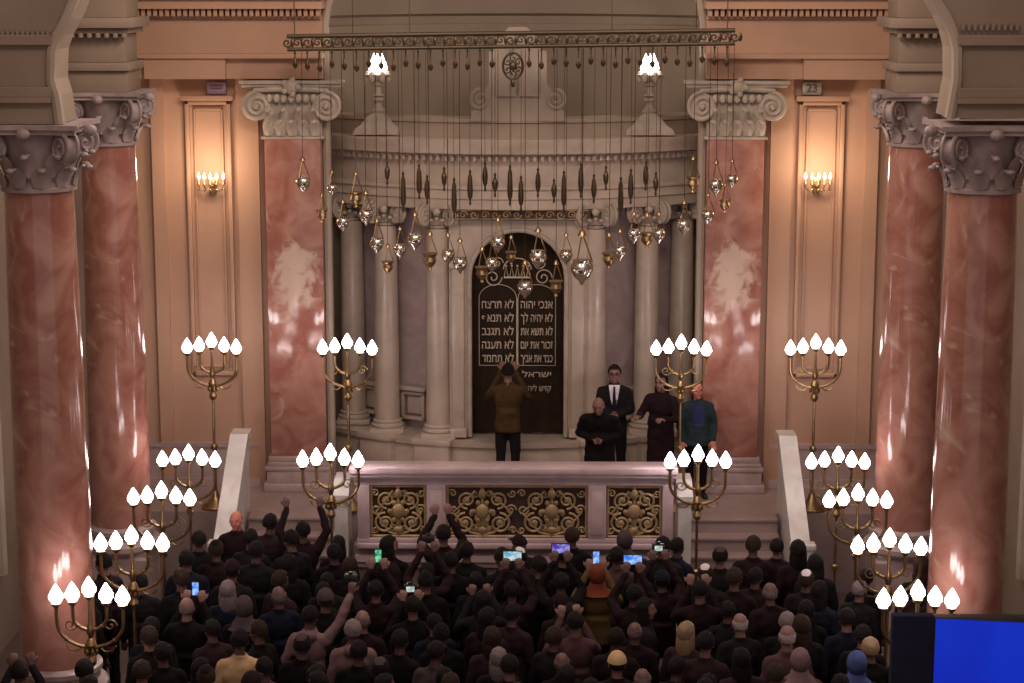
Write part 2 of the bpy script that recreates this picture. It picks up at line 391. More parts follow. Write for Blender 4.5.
for s, side in ((-1, 'left'), (1, 'right')):
    for k, (X, D, Z0) in enumerate(((5.03, 24.9, 0), (4.70 if s > 0 else 4.60, 19.65, 0))):
        t = thing('marble_column', ('tall red marble column on the %s, %s' % (side, ['beside the peach wall bay' , 'standing nearest, at the edge of the picture'][k])), 'column', (s * X, D, 0), 0, 'red marble nave columns')
        bm = new(); lathe(bm, [(.56, 0), (.56, .9), (.52, .93), (.52, .98)], 4, a0=PI / 4, a1=2 * PI + PI / 4)
        lathe(bm, [(.47, .98), (.50, 1.02), (.50, 1.08), (.46, 1.12), (.42, 1.14), (.41, 1.19), (.44, 1.22), (.44, 1.27), (.40, 1.29), (.385, 1.31)], 32)
        finish('base', bm, 'mauve', t)
        bm = new(); lathe(bm, [(.385, 1.3)] + [(.382 - .045 * (i / 12) ** 1.7, 1.3 + 4.87 * i / 12) for i in range(13)], 40)
        finish('shaft', bm, 'red', t, ang=60)
        c = finish('capital', round_capital(.34, .68, 1.05), 'cap_dk', t); c.location = (0, 0, 6.16)
    # block of entablature above the far column
    bm = new()
    def blk(x0, x1, y0, y1, z0, z1): p, q = sorted((s * x0, s * x1)); box(bm, p, q, y0, y1, z0, z1, .012)
    blk(4.68, 5.42, 24.5, 25.3, 6.84, 7.10); blk(4.64, 5.46, 24.44, 25.36, 7.10, 7.20); blk(4.71, 5.40, 24.54, 25.3, 7.20, 7.55)
    blk(4.64, 5.48, 24.42, 25.38, 7.55, 7.62); blk(4.57, 5.54, 24.32, 25.45, 7.62, 7.74); blk(4.68, 5.42, 24.5, 25.3, 7.74, 9.5)
    for i in range(8): blk(4.66 + i * .105, 4.71 + i * .105, 24.38, 24.5, 7.50, 7.56)
    struct(finish('trim_column_block_' + side, bm, 'stone_dk'))
    # arcade spandrel above the near column: its edge sweeps up into the nave arch
    D = 19.3
    if s < 0: edge = [(78, -30), (74, 0), (66, 20), (57, 36), (52, 50), (51, 80), (56, 96), (60, 124)]; out = -40
    else: edge = [(924, -30), (936, 0), (946, 16), (953, 32), (957, 48), (957, 80), (954, 96), (950, 118)]; out = 1070
    E = [at(px, py, D) for px, py in edge]
    poly = [(p.x, p.z) for p in E] + [(at(out, 124, D).x, E[-1].z), (at(out, 0, D).x, E[0].z)]
    bm = new(); prism(bm, poly, D, D + .7)
    for py, h in ((40, .05), (92, .05), (100, .03)):
        pz = at(0, py, D).z; p0, p1 = sorted((at(out, py, D).x, at(52 if s < 0 else 957, py, D).x)); box(bm, p0, p1, D - .06, D, pz - h, pz + h, .01)
    for i in range(10):
        p = at((4 + i * 5) if s < 0 else (962 + i * 6), 34 if s < 0 else 27, D); box(bm, p.x - .014, p.x + .014, D - .05, D, p.z - .03, p.z + .03)
    struct(finish('trim_spandrel_' + side, bm, 'stone_dk', smooth=False))
    bm = new(); tube(bm, [(p.x, D + .0, p.z) for p in E], .055, 8); struct(finish('trim_arch_edge_' + side, bm, 'stone'))
    # pilaster at the mouth of the apse
    t = thing('marble_pilaster', 'flat red marble pilaster with a cream patch %s of the ark' % side, 'pilaster', (s * 3.02, 27.28, PZ), 0, 'red marble pilasters beside the ark')
    bm = new(); box(bm, -.39, .39, 0, .21, .5, 4.98, .02); finish('shaft', bm, 'red_patch', t, loc=(0, 0, 0))
    bm = new()
    for z0, z1, d in ((0, .12, .10), (.12, .3, .06), (.3, .36, .08), (.36, .42, .05), (.42, .5, .03)): box(bm, -.39 - d, .39 + d, -d, .21, z0, z1, .012)
    finish('base', bm, 'mauve', t)
    c = finish('capital', pilaster_capital(.80, .80, 1.42), 'cap', t); c.location = (0, 0, 4.94)

# ------------------------------------------------------------------ the ark
AC = (0.02, 31.85)
ark = thing('torah_ark', 'curved marble ark front with columns and arched doorway at the far end', 'ark', (0, 0, 0))
def arc(bm, prof, a=47, seg=40): lathe(bm, prof, seg, AC[0], AC[1], -PI / 2 - R(a), -PI / 2 + R(a))
bm = new(); arc(bm, [(3.2, PZ), (3.36, PZ), (3.36, 5.05), (3.2, 5.05)]); finish('facade_wall', bm, 'mauve', ark)
bm = new(); arc(bm, [(3.4, PZ), (4.02, PZ), (4.02, PZ + .1), (3.96, PZ + .13), (3.94, 1.56), (4.0, 1.58), (4.02, 1.66), (3.4, 1.66)])
for sx in (-1, 1):
    for xx in (1.12, 1.89):
        a = math.asin(xx / 3.75); m = Matrix.Translation((AC[0], AC[1], 0)) @ Matrix.Rotation(sx * a, 4, 'Z')
        sub = new(); box(sub, -.27, .27, -4.08, -3.45, PZ, 1.60, .012); box(sub, -.30, .30, -4.12, -3.45, 1.60, 1.69, .015); sub.transform(m)
        me = bpy.data.meshes.new('t'); sub.to_mesh(me); sub.free(); bm.from_mesh(me); bpy.data.meshes.remove(me)
finish('plinth', bm, 'cream', ark)
# entablature
bm = new(); arc(bm, [(3.3, 5.0), (3.93, 5.0), (3.93, 5.14), (3.96, 5.15), (3.96, 5.27), (4.0, 5.29), (4.0, 5.33), (3.93, 5.35), (3.93, 5.68), (3.97, 5.70), (4.0, 5.76),
                  (4.14, 5.80), (4.16, 5.90), (4.20, 5.97), (4.2, 6.0), (3.3, 6.0)], 46)
finish('entablature', bm, 'cream', ark)
bm = new(); arc(bm, [(3.4, 6.0), (3.9, 6.0), (3.9, 6.20), (3.94, 6.22), (3.94, 6.27), (3.4, 6.27)], 45); finish('attic', bm, 'stone', ark)
bm = new()
for i in range(60):
    a = R(-44 + 88 * i / 59); sub = new(); box(sub, -.022, .022, -4.05, -3.93, 5.69, 5.765); sub.transform(Matrix.Translation((AC[0], AC[1], 0)) @ Matrix.Rotation(a, 4, 'Z'))
    me = bpy.data.meshes.new('t'); sub.to_mesh(me); sub.free(); bm.from_mesh(me); bpy.data.meshes.remove(me)
finish('dentil_course', bm, 'cream', ark)
# ark columns
first = None
for X in (-1.12, 1.12, -1.89, 1.89, -2.47, 2.47):
    a = math.asin(X / 3.75) if abs(X) < 2.3 else math.asin(X / 3.66)
    rr = 3.75 if abs(X) < 2.3 else 3.6
    p = (AC[0] + rr * math.sin(a), AC[1] - rr * math.cos(a), 1.68)
    if first is None:
        bm = new(); lathe(bm, [(.185, .17)] + [(.182 - .022 * (i / 8) ** 1.6, .17 + 2.85 * i / 8) for i in range(9)], 28); sh = finish('column', bm, 'cream', ark, ang=60)
        bm = new(); box(bm, -.25, .25, -.25, .25, -.01, .06, .01); lathe(bm, [(.225, .06), (.24, .08), (.24, .10), (.21, .12), (.20, .13), (.215, .145), (.215, .16), (.19, .175)], 28); cb = finish('column_base', bm, 'cream', sh)
        sub = round_capital(.16, .30, .44 / .7 * .7)
        bmesh.ops.scale(sub, vec=(.8, .8, 1), verts=sub.verts)
        cc = finish('column_capital', sub, 'cap', sh); cc.location = (0, 0, 3.02)
        first = sh; sh.location = p
    else:
        c = copy_tree(first, ark); c.location = p
# doorway surround with an arched opening
OW, ZS, ZT = .69, 4.0, 5.0
inner = [(-OW, 1.69)] + [(OW * math.cos(PI - PI * i / 20), ZS + OW * math.sin(PI * i / 20)) for i in range(21)] + [(OW, 1.69)]
outer = [(-.98, 1.69), (-.98, ZS)] + [(-.98 + 1.96 * i / 18, ZT) for i in range(19)] + [(.98, ZS), (.98, 1.69)]
def ring_plate(bm, A, B, y0, y1):
    va = [[bm.verts.new((x, y, z)) for x, z in A] for y in (y0, y1)]; vb = [[bm.verts.new((x, y, z)) for x, z in B] for y in (y0, y1)]
    for i in range(len(A) - 1):
        bm.faces.new((va[0][i], va[0][i + 1], vb[0][i + 1], vb[0][i])); bm.faces.new((va[1][i], vb[1][i], vb[1][i + 1], va[1][i + 1]))
        bm.faces.new((va[0][i], va[1][i], va[1][i + 1], va[0][i + 1])); bm.faces.new((vb[0][i], vb[0][i + 1], vb[1][i + 1], vb[1][i]))
CX = 0.045
bm = new(); ring_plate(bm, [(x + CX, z) for x, z in inner], [(x + CX, z) for x, z in outer], 28.14, 28.50)
for sx in (-1, 1):
    box(bm, CX + sx * .855 - .09, CX + sx * .855 + .09, 28.08, 28.14, 1.8, 4.15, .015)
    box(bm, CX + sx * .855 - .12, CX + sx * .855 + .12, 28.04, 28.14, 4.15, 4.27, .015); box(bm, CX + sx * .855 - .12, CX + sx * .855 + .12, 28.04, 28.14, 1.69, 1.82, .015)
finish('doorway_surround', bm, 'cream', ark)
bm = new(); tube(bm, [(x + CX, 28.13, z) for x, z in inner], .035, 8); finish('arch_moulding', bm, 'cap', ark)
# dark carved band above the arch
bm = new(); box(bm, -.98 + CX, 1.02 + CX, 28.02, 28.12, 4.84, 5.0)
finish('frieze_back', bm, 'gap', ark)
bm = new()
for i in range(13):
    x = CX - .92 + i * .152; sgn = 1 if i % 2 else -1
    tube(bm, spiral(x, 4.92, .06, 1.3, 28.0, 0, sgn, 14), .011, 5)
tube(bm, [(-.96 + CX, 28.0, 4.86), (1.0 + CX, 28.0, 4.86)], .01, 5); tube(bm, [(-.96 + CX, 28.0, 4.985), (1.0 + CX, 28.0, 4.985)], .01, 5)
finish('frieze_scrollwork', bm, 'gold', ark)
# rectangular framed panels low between the columns
for X in (-1.5, 1.5, -2.2, 2.2):
    a = math.asin(X / 3.42); bm = new()
    for q in ((-.2, -.15, .0, .42), (.15, .2, .0, .42), (-.2, .2, .37, .42), (-.2, .2, 0, .05)): box(bm, q[0], q[1], -.10, 0, q[2], q[3], .01)
    box(bm, -.24, .24, -.15, 0, .44, .50, .01); box(bm, -.12, .12, -.03, 0, .08, .34, .01)
    o = finish('niche_frame', bm, 'cream', ark); o.location = (AC[0] + 3.4 * math.sin(a), AC[1] - 3.38 * math.cos(a), 1.80); o.rotation_euler = (0, 0, a)
# roof ornaments
for X in (-1.96, 1.88):
    a = math.asin(X / 3.9); bm = new()
    prism(bm, [(-.36, 0), (.36, 0), (.33, .08), (.24, .14), (.16, .24), (.08, .30), (-.08, .30), (-.16, .24), (-.24, .14), (-.33, .08)], -.16, .1)
    lathe(bm, [(.1, .28), (.11, .33), (.06, .38), (.05, .44), (.09, .48), (.06, .52)], 16)
    o = finish('roof_finial', bm, 'cap', ark); o.location = (AC[0] + 3.9 * math.sin(a), AC[1] - 3.9 * math.cos(a), 6.02)
bm = new()
prism(bm, [(-.66, 0), (.66, 0), (.64, .14), (.52, .2), (.47, .42), (.40, .5), (.40, .95), (.3, 1.02), (.26, 1.16), (.12, 1.3), (-.12, 1.3), (-.26, 1.16), (-.3, 1.02), (-.40, .95), (-.40, .5), (-.47, .42), (-.52, .2), (-.64, .14)], -.12, .14)
for sx in (-1, 1): 
    tube(bm, spiral(sx * .52, .3, .15, 1.8, -.13, PI / 2, -sx, 26), .03, 6)
    pts = [(sx * .02, .35), (sx * .30, .35), (sx * .30, .82), (sx * .25, .92), (sx * .16, .96), (sx * .07, .92), (sx * .02, .82)]
    prism(bm, pts, -.17, -.1)
o = finish('roof_cresting', bm, 'stone', ark); o.location = (CX, AC[1] - 3.82, 6.24)

# curtain with the commandments
cur = thing('ark_curtain', 'dark brown arched ark curtain embroidered with rows of pale Hebrew writing', 'curtain', (CX, 28.40, 1.69))
bm = new(); nx, nz = 40, 30; G = []
for j in range(nz + 1):
    t = j / nz; row = []
    for i in range(nx + 1):
        u = -1 + 2 * i / nx; x = u * (OW - .012); top = ZS - 1.69 + math.sqrt(max(0, 1 - u * u)) * (OW - .012)
        row.append(bm.verts.new((x, .010 * math.sin(u * 19), top * t + .0)))
    G.append(row)
for a, b in zip(G, G[1:]):
    for i in range(nx): bm.faces.new((a[i], a[i + 1], b[i + 1], b[i]))
bmesh.ops.solidify(bm, geom=bm.faces[:], thickness=.02)
finish('cloth', bm, 'curtain', cur)
def text_mesh(name, s, size, m, parent, loc, ext=.004, rot=(R(90), 0, 0), width=None):
    cu = bpy.data.curves.new(name, 'FONT'); cu.body = s; cu.size = size; cu.extrude = ext; cu.align_x = 'CENTER'; cu.align_y = 'CENTER'; cu.offset = .0015
    o = bpy.data.objects.new('tmp', cu); C.objects.link(o); bpy.context.view_layer.update()
    me = bpy.data.meshes.new_from_object(o.evaluated_get(bpy.context.evaluated_depsgraph_get())); bpy.data.objects.remove(o)
    me.name = name; me.materials.clear(); me.materials.append(M[m])
    if width and me.vertices:
        xs = [v.co.x for v in me.vertices]; w = max(xs) - min(xs); mid = (max(xs) + min(xs)) / 2
        for v in me.vertices: v.co.x = (v.co.x - mid) * width / w
    q = bpy.data.objects.new(name, me); C.objects.link(q); q.parent = parent; q.location = loc; q.rotation_euler = rot
    return q
rows = [("אנכי יהוה", "לא תרצח"), ("לא יהיה לך", "לא תנאף"), ("לא תשא את", "לא תגנב"), ("זכור את יום", "לא תענה"), ("כבד את אביך", "לא תחמד")]
for k, (rt, lf) in enumerate(rows):
    z = at(0, 303.5 + k * 13.4, 28.37).z - 1.69
    text_mesh('embroidered_text', rt[::-1], .17, 'thread', cur, (.27, -.035, z), width=.46)
    text_mesh('embroidered_text', lf[::-1], .17, 'thread', cur, (-.29, -.035, z), width=.46)
for k, (sx, s_) in enumerate(((.27, "ישראל"), (.27, "קדש ליהוה"))):
    text_mesh('embroidered_text', s_[::-1], .12, 'thread', cur, (sx, -.035, at(0, 373 + k * 14, 28.37).z - 1.69), width=.42)
bm = new()
zt = at(0, 297, 28.37).z - 1.69; zb = at(0, 364, 28.37).z - 1.69
tube(bm, [(-.01, -.035, zb), (-.01, -.035, zt)], .012, 6)
for sx in (-1, 1):
    cx = sx * .28 - .01
    tube(bm, [(cx - .27, -.035, zb), (cx - .27, -.035, zt)] + [(cx - .27 * math.cos(PI * i / 12), -.035, zt + .2 * math.sin(PI * i / 12)) for i in range(13)] + [(cx + .27, -.035, zb), (cx - .27, -.035, zb)], .006, 5)
finish('embroidered_tablets', bm, 'thread', cur)
bm = new(); zc = zt + .30
tube(bm, [(-.20, -.035, zc), (.18, -.035, zc)], .014, 6)
for k in range(5):
    x = -.17 + k * .08; tube(bm, [(x - .03, -.035, zc), (x, -.04, zc + .16), (x + .03, -.035, zc)], .01, 5); ball(bm, (x, -.04, zc + .17), .018, 8, 6)
tube(bm, [(-.01 + .20 * math.cos(PI * i / 10), -.04, zc + .12 + .16 * math.sin(PI * i / 10)) for i in range(11)], .01, 5)
finish('embroidered_crown', bm, 'thread', cur)
for sx in (-1, 1):
    bm = new(); tube(bm, spiral(sx * .36, zc + .0, .13, 1.6, -.035, 0, sx, 24), .010, 5); tube(bm, spiral(sx * .30, zc + .21, .09, 1.5, -.035, 0, -sx, 20), .009, 5)
    finish('embroidered_scroll', bm, 'thread', cur)

# torch lamps on the ark roof
for X, side in ((-1.96, 'left'), (1.88, 'right')):
    a = math.asin(X / 3.9); p = Vector((AC[0] + 3.9 * math.sin(a), AC[1] - 3.9 * math.cos(a), 6.545))
    t = thing('torch_lamp', 'stone torch with lit flame-shaped glass on the %s end of the ark roof' % side, 'lamp', p, 0, 'torches on the ark roof')
    H = at(0, 74, p.y).z - p.z
    bm = new(); lathe(bm, [(.05, 0), (.09, .02), (.05, .06), (.045, H - .18), (.09, H - .15), (.05, H - .10), (.17, H - .03), (.19, H), (.0, H)], 20); finish('stem', bm, 'cap', t)
    bm = new()
    for k in range(6):
        an = k * PI / 3; leafb = ball(bm, (.14 * math.cos(an), .14 * math.sin(an), H - .03), (.05, .05, .08), 8, 6)
    finish('leaf_cup', bm, 'cap', t)
    for k in range(3):
        bm = new(); an = 2 * PI * k / 3 + PI / 6
        lathe(bm, [(0, 0), (.055, .02), (.078, .09), (.062, .17), (.028, .24), (0, .31)], 14); o = finish('bulb', bm, 'bulb_far', t)
        o.location = (.065 * math.cos(an), .065 * math.sin(an), H - .01)
    ld = bpy.data.lights.new('torch_light', 'POINT'); ld.energy = 14; ld.color = (1, .82, .66); ld.shadow_soft_size = .12
    lo = bpy.data.objects.new('torch_light', ld); C.objects.link(lo); lo.location = (p.x, p.y - .12, p.z + H + .42)

# wall sconces
for s, side in ((-1, 'left'), (1, 'right')):
    p = at(212 if s < 0 else 817, 186, 27.5)
    t = thing('wall_sconce', 'lit five-candle wall sconce in the %s peach niche panel' % side, 'sconce', (p.x, 27.58, p.z), 0, 'wall sconces')
    bm = new(); box(bm, -.05, .05, -.05, -.0, -.12, .12, .015); ball(bm, (0, -.08, 0), .04); finish('backplate', bm, 'brass', t)
    for k in range(5):
        x = -.17 + .085 * k; y = -.13 - .09 * math.cos((k - 2) * .7)
        bm = new(); tube(bm, [(0, -.06, 0), (x * .5, y * .8, -.08), (x * .9, y, -.04), (x, y, .03)], .011, 6); lathe(bm, [(.0, .02), (.03, .035), (.026, .05), (.012, .05)], 10, x, y); finish('arm', bm, 'brass', t)
        bm = new(); lathe(bm, [(.011, .04), (.011, .10)], 8, x, y); finish('candle', bm, 'cream', t)
        bm = new(); lathe(bm, [(0, .10), (.018, .115), (.02, .14), (.01, .175), (0, .20)], 10, x, y); finish('bulb', bm, 'bulb_warm', t)
        bm = new(); lathe(bm, [(0, -.02), (.012, -.035), (.008, -.06), (0, -.08)], 6, x, y); finish('drop', bm, 'silver', t)
    for dz, e in ((.30, 27), ):
        ld = bpy.data.lights.new('sconce_light', 'POINT'); ld.energy = e; ld.color = (1, .74, .50); ld.shadow_soft_size = .15
        lo = bpy.data.objects.new('sconce_light', ld); C.objects.link(lo); lo.location = (p.x, 27.05, p.z + dz)
    # small number plaque above the niche
    q = at(213 if s < 0 else 815, 93 if s < 0 else 87, 27.2)
    t = thing('number_plaque', 'small %s plaque on the wall above the %s niche panel' % ('violet' if s < 0 else 'grey', side), 'plaque', (q.x, 27.51, 6.72))
    bm = new(); box(bm, -.13, .13, -.02, .09, -.085, .085, .008); finish('plate', bm, 'plaque_v' if s < 0 else 'plaque', t)
    if s > 0: text_mesh('numerals', '23', .16, 'ink', t, (0, -.024, 0))
    else:
        bm = new(); box(bm, -.09, .09, -.026, -.02, -.012, .0); box(bm, -.09, .09, -.026, -.02, .03, .042); finish('engraved_lines', bm, 'ink', t)

# ------------------------------------------------------------------ balustrade
bal = thing('balustrade', 'pale marble balustrade with gilded scroll panels in front of the ark', 'balustrade', (0, 24.5, PZ))
XL, XR = -1.95, 2.01
bm = new(); 
for z0, z1, d in ((.94, .99, .14), (.99, 1.07, .17), (.88, .94, .08), (.82, .88, .05)): box(bm, XL - d * .5, XR + d * .5, -d, d + .06, z0, z1, .012)
finish('top_rail', bm, 'balu', bal)
bm = new(); box(bm, XL, XR, -.10, .16, 0, .07, .012); box(bm, XL, XR, -.06, .12, .07, .13, .012); finish('bottom_rail', bm, 'balu', bal)
def bx_(px): return at(px, 515, 24.5).x
for a, b in ((358, 370), (427, 446), (588, 606), (662, 673)):
    bm = new(); box(bm, bx_(a), bx_(b), -.06, .12, .12, .83, .012)
    if b - a > 14: box(bm, bx_(a) + .04, bx_(b) - .04, -.075, -.05, .18, .77, .01)
    finish('post', bm, 'balu', bal)
def scroll_panel(x0, x1):
    bm = new(); z0, z1 = .15, .80; cx = (x0 + x1) / 2; w = x1 - x0; zc = (z0 + z1) / 2; y = -.01
    for q in ((x0, z0, x1, z0), (x0, z1, x1, z1), (x0, z0, x0, z1), (x1, z0, x1, z1)): tube(bm, [(q[0], y, q[1]), (q[2], y, q[3])], .018, 6)
    n = max(1, round(w / .85)); step = w / n
    for i in range(n):
        c = x0 + step * (i + .5); h = step / 2
        for s in (-1, 1):
            tube(bm, spiral(c + s * h * .50, z0 + .17, .135, 1.9, y, PI / 2 if s > 0 else PI / 2, -s, 30), .019, 6)
            tube(bm, spiral(c + s * h * .44, z1 - .18, .115, 1.8, y, -PI / 2, s, 28), .017, 6)
            tube(bm, [(c + s * .02, y, z0 + .02), (c + s * h * .35, y, z0 + .05), (c + s * h * .85, y, zc - .02), (c + s * h * .6, y, zc + .08), (c + s * h * .2, y, z1 - .06)], .017, 6)
            tube(bm, spiral(c + s * h * .82, zc + .02, .07, 1.4, y, 0, s, 18), .014, 6)
            tube(bm, spiral(c + s * h * .22, z0 + .10, .055, 1.3, y, 0, -s, 14), .012, 5); tube(bm, spiral(c + s * h * .86, z1 - .09, .055, 1.3, y, PI, s, 14), .012, 5); tube(bm, spiral(c + s * h * .88, z0 + .08, .05, 1.3, y, PI, -s, 14), .012, 5); tube(bm, spiral(c + s * h * .2, z1 - .1, .05, 1.3, y, 0, s, 14), .012, 5)
            ball(bm, (c + s * h * .5, y, z0 + .17), (.05, .02, .05), 8, 6); ball(bm, (c + s * h * .44, y, z1 - .18), (.04, .02, .04), 8, 6)
            for k in range(4):
                a = PI / 2 + s * (.5 + k * .55); ball(bm, (c + s * h * .50 + .17 * math.cos(a), y, z0 + .17 + .15 * math.sin(a)), (.035, .015, .05), 6, 5)
        tube(bm, [(c, y, z0), (c, y, z1)], .022, 6)
        ball(bm, (c, y - .01, zc), (.085, .04, .10), 12, 8); ball(bm, (c, y - .01, z1 - .10), (.05, .03, .07), 10, 6); ball(bm, (c, y - .01, z0 + .08), (.06, .03, .05), 10, 6)
        for k in range(6): ball(bm, (c + .11 * math.cos(k * PI / 3), y - .01, zc + .13 * math.sin(k * PI / 3)), (.035, .02, .035), 6, 5)
    return bm
for a, b in ((371, 426), (447, 587), (607, 661)):
    x0, x1 = bx_(a) + .01, bx_(b) - .01
    p = finish('scroll_panel', scroll_panel(x0, x1), 'gold', bal)
    bm = new(); box(bm, x0, x1, .06, .10, .14, .82); finish('panel_backing', bm, 'gap' if a > 440 else 'olive', p)

# stairs and parapets
for s, side in ((-1, 'left'), (1, 'right')):
    bm = new(); xa, xb = sorted((s * 2.31, s * 3.54))
    for i in range(6): box(bm, xa, xb, 24.55 + i * .267, 26.15, i * .183, (i + 1) * .183 - .0, .0); box(bm, xa, xb, 24.52 + i * .267, 24.60 + i * .267, (i + 1) * .183 - .035, (i + 1) * .183 + .001, .006)
    t = tag(finish('staircase', bm, 'step', smooth=False), 'short %s-hand flight of pale steps up to the platform' % side, 'stairs')
    for xc, nm, lab in ((2.175 + .02 * s, 'inner', 'between balustrade and %s steps'), (3.68, 'outer', 'on the outer side of the %s steps')):
        t = thing('stair_parapet', 'white marble sloping parapet ' + lab % side, 'parapet', (s * xc, 24.5, 0))
        bm = new(); w = .085
        zz = [(0, 0), (0, 1.02), (1.65, 2.10), (1.95, 2.10), (1.95, 1.1), (1.65, 1.1), (1.65, 0)] if nm == 'outer' else [(0, 0), (0, 1.72), (.22, 1.86), (.5, 1.86), (.5, 1.1), (.5, .6), (.5, 0)]
        a = [bm.verts.new((-w, y, z)) for y, z in zz]; b = [bm.verts.new((w, y, z)) for y, z in zz]
        bm.faces.new(a); bm.faces.new(b)
        for i in range(7): bm.faces.new((a[i], a[(i + 1) % 7], b[(i + 1) % 7], b[i]))
        finish('slab', bm, 'white', t, smooth=False)
        bm = new(); w = .12 if nm == 'outer' else .10
        P = [(-.04, 1.0), (1.64, 2.10), (1.99, 2.10)] if nm == 'outer' else [(-.04, 1.70), (.21, 1.86), (.54, 1.86)]
        tp = [[bm.verts.new((x, y, z + dz)) for x in (-w, w) for dz in (0, .08)] for y, z in P]
        for q, r_ in zip(tp, tp[1:]):
            for i, j in ((0, 1), (1, 3), (3, 2), (2, 0)): bm.faces.new((q[i], q[j], r_[j], r_[i]))
        bm.faces.new((tp[0][0], tp[0][1], tp[0][3], tp[0][2])); bm.faces.new((tp[-1][0], tp[-1][1], tp[-1][3], tp[-1][2]))
        finish('coping', bm, 'white', t, smooth=False)
        bm = new(); box(bm, -.13, .13, -.18, .02, 0, 1.12, .015); box(bm, -.16, .16, -.21, .0, 1.12, 1.2, .015)
        if nm == 'outer' : finish('newel', bm, 'white', t)
        else: bm.free()

# ------------------------------------------------------------------ candelabra
def make_candelabrum():
    t = thing('candelabrum', 'x', 'candelabrum')
    bm = new(); lathe(bm, [(0, 0), (.20, 0), (.20, .03), (.17, .05), (.15, .08), (.08, .12), (.05, .18), (.04, .22), (.028, .24)], 24); finish('base', bm, 'brass', t)
    bm = new(); lathe(bm, [(.022, .22), (.02, .8), (.045, .82), (.05, .85), (.045, .88), (.02, .90), (.018, 1.5), (.04, 1.52), (.055, 1.56), (.04, 1.60), (.025, 1.62), (.04, 1.68), (.06, 1.73), (.04, 1.78), (.022, 1.80), (.045, 1.87), (.03, 1.93), (.02, 1.96), (.018, 2.20)], 16)
    for k in range(6): ball(bm, (.055 * math.cos(k * PI / 3), .055 * math.sin(k * PI / 3), 1.66), (.02, .02, .04), 6, 5)
    finish('pole', bm, 'brass', t)
    for k, (x, z) in enumerate(((-.335, 2.115), (-.17, 2.135), (.17, 2.135), (.335, 2.115))):
        bm = new(); s = 1 if x > 0 else -1; ax = abs(x)
        zb = 1.70 if ax > .2 else 1.88
        pts = [(0, 0, zb)] + [(s * ax * math.sin(PI / 2 * i / 9), 0, zb + (z - .06 - zb) * (1 - math.cos(PI / 2 * i / 9)) * .72) for i in range(1, 10)] + [(x, 0, z - .03), (x, 0, z)]
        tube(bm, pts, .019, 7)
        if ax > .2: tube(bm, spiral(s * .20, 1.93, .07, 1.3, 0, 0, s, 18), .008, 5); tube(bm, [(s * .08, 0, 1.71), (s * .14, 0, 1.66), (s * .22, 0, 1.67), (s * .25, 0, 1.72)], .009, 5)
        ball(bm, (s * ax * .72, 0, zb + (z - .06 - zb) * .22), (.03, .022, .022), 8, 6)
        finish('arm', bm, 'brass', t)
    for k, (x, z) in enumerate(((-.335, 2.115), (-.17, 2.14), (0, 2.20), (.17, 2.14), (.335, 2.115))):
        bm = new(); lathe(bm, [(0, z - .02), (.022, z - .01), (.05, z + .02), (.052, z + .035), (.02, z + .035)], 14, x, 0); finish('candle_cup', bm, 'brass', t)
        bm = new(); lathe(bm, [(0, z + .03), (.040, z + .04), (.072, z + .085), (.071, z + .115), (.046, z + .165), (.016, z + .215), (0, z + .235)], 14, x, 0); finish('bulb', bm, 'bulb', t)
    return t
cands = [
 (-4.07, 24.5, 0, 'on the hall floor left row, farthest of the four'), (-4.07, 22.65, 0, 'on the hall floor left row, second farthest'),
 (-4.07, 20.75, 0, 'on the hall floor left row, second nearest'), (-4.07, 18.9, 0, 'on the hall floor left row, nearest of the four'),
 (4.07, 24.5, 0, 'on the hall floor right row, farthest of the four'), (4.07, 22.65, 0, 'on the hall floor right row, second farthest'),
 (4.07, 20.75, 0, 'on the hall floor right row, second nearest'), (4.07, 18.9, 0, 'on the hall floor right row, beside the blue screen'),
 (-4.05, 26.35, PZ, 'on the platform at its far left end'), (4.05, 26.35, PZ, 'on the platform at its far right end'),
 (-2.22, 26.3, PZ, 'on the platform left of the ark'), (2.25, 26.3, PZ, 'on the platform in front of the man in navy'),
 (-2.24, 24.12, 0, 'at the left end of the balustrade'), (2.32, 24.12, 0, 'at the right end of the balustrade')]
proto = make_candelabrum()
jx = {2: .03, 6: .04, 3: -.02, 4: .04}
for i, (x, y, z, lab) in enumerate(cands):
    o = proto if i == 0 else copy_tree(proto)
    o.location = (x + jx.get(i, 0), y, z); o['label'] = 'brass five-bulb candelabrum ' + lab; o['group'] = 'lit candelabra'; o['category'] = 'candelabrum'
    o.rotation_euler = (0, 0, R(random.uniform(-4, 4)))
    if i > 11: o.scale = (1.03, 1.03, 1.045)

# ------------------------------------------------------------------ rail of hanging lamps
RD = 26.3
pL, pR = at(287, 43, RD), at(735, 37, RD)
rail = thing('lamp_rail', 'long ornate bronze rail hanging across the front of the ark', 'rail', (0, RD, 0))
def rz(x): return pL.z + (pR.z - pL.z) * (x - pL.x) / (pR.x - pL.x)
bm = new()
for dz, r in ((.085, .03), (-.085, .026)): tube(bm, [(pL.x, 0, pL.z + dz), (pR.x, 0, pR.z + dz)], r, 8)
n = 44
for i in range(n + 1):
    x = pL.x + (pR.x - pL.x) * i / n
    tube(bm, spiral(x, rz(x), .062, 1.3, 0, 0, 1 if i % 2 else -1, 14), .014, 5); ball(bm, (x + .07, 0, rz(x)), (.03, .02, .06), 6, 5)
finish('bar', bm, 'bronze', rail)
for i in range(36):
    x = pL.x + .1 + (pR.x - pL.x - .2) * i / 35
    if abs(x - at(513, 70, RD).x) < .12: continue
    L = .20 + .05 * ((i * 7) % 3) / 2
    bm = new(); z = rz(x) - .10; lathe(bm, [(0, z - L - .04), (.03, z - L - .01), (.036, z - L + .03), (.014, z - L + .06), (.008, z - .05), (.018, z - .03), (0, z)], 8, x, 0); finish('pendant', bm, 'bronze', rail)
bm = new(); c = at(513, 66, RD)
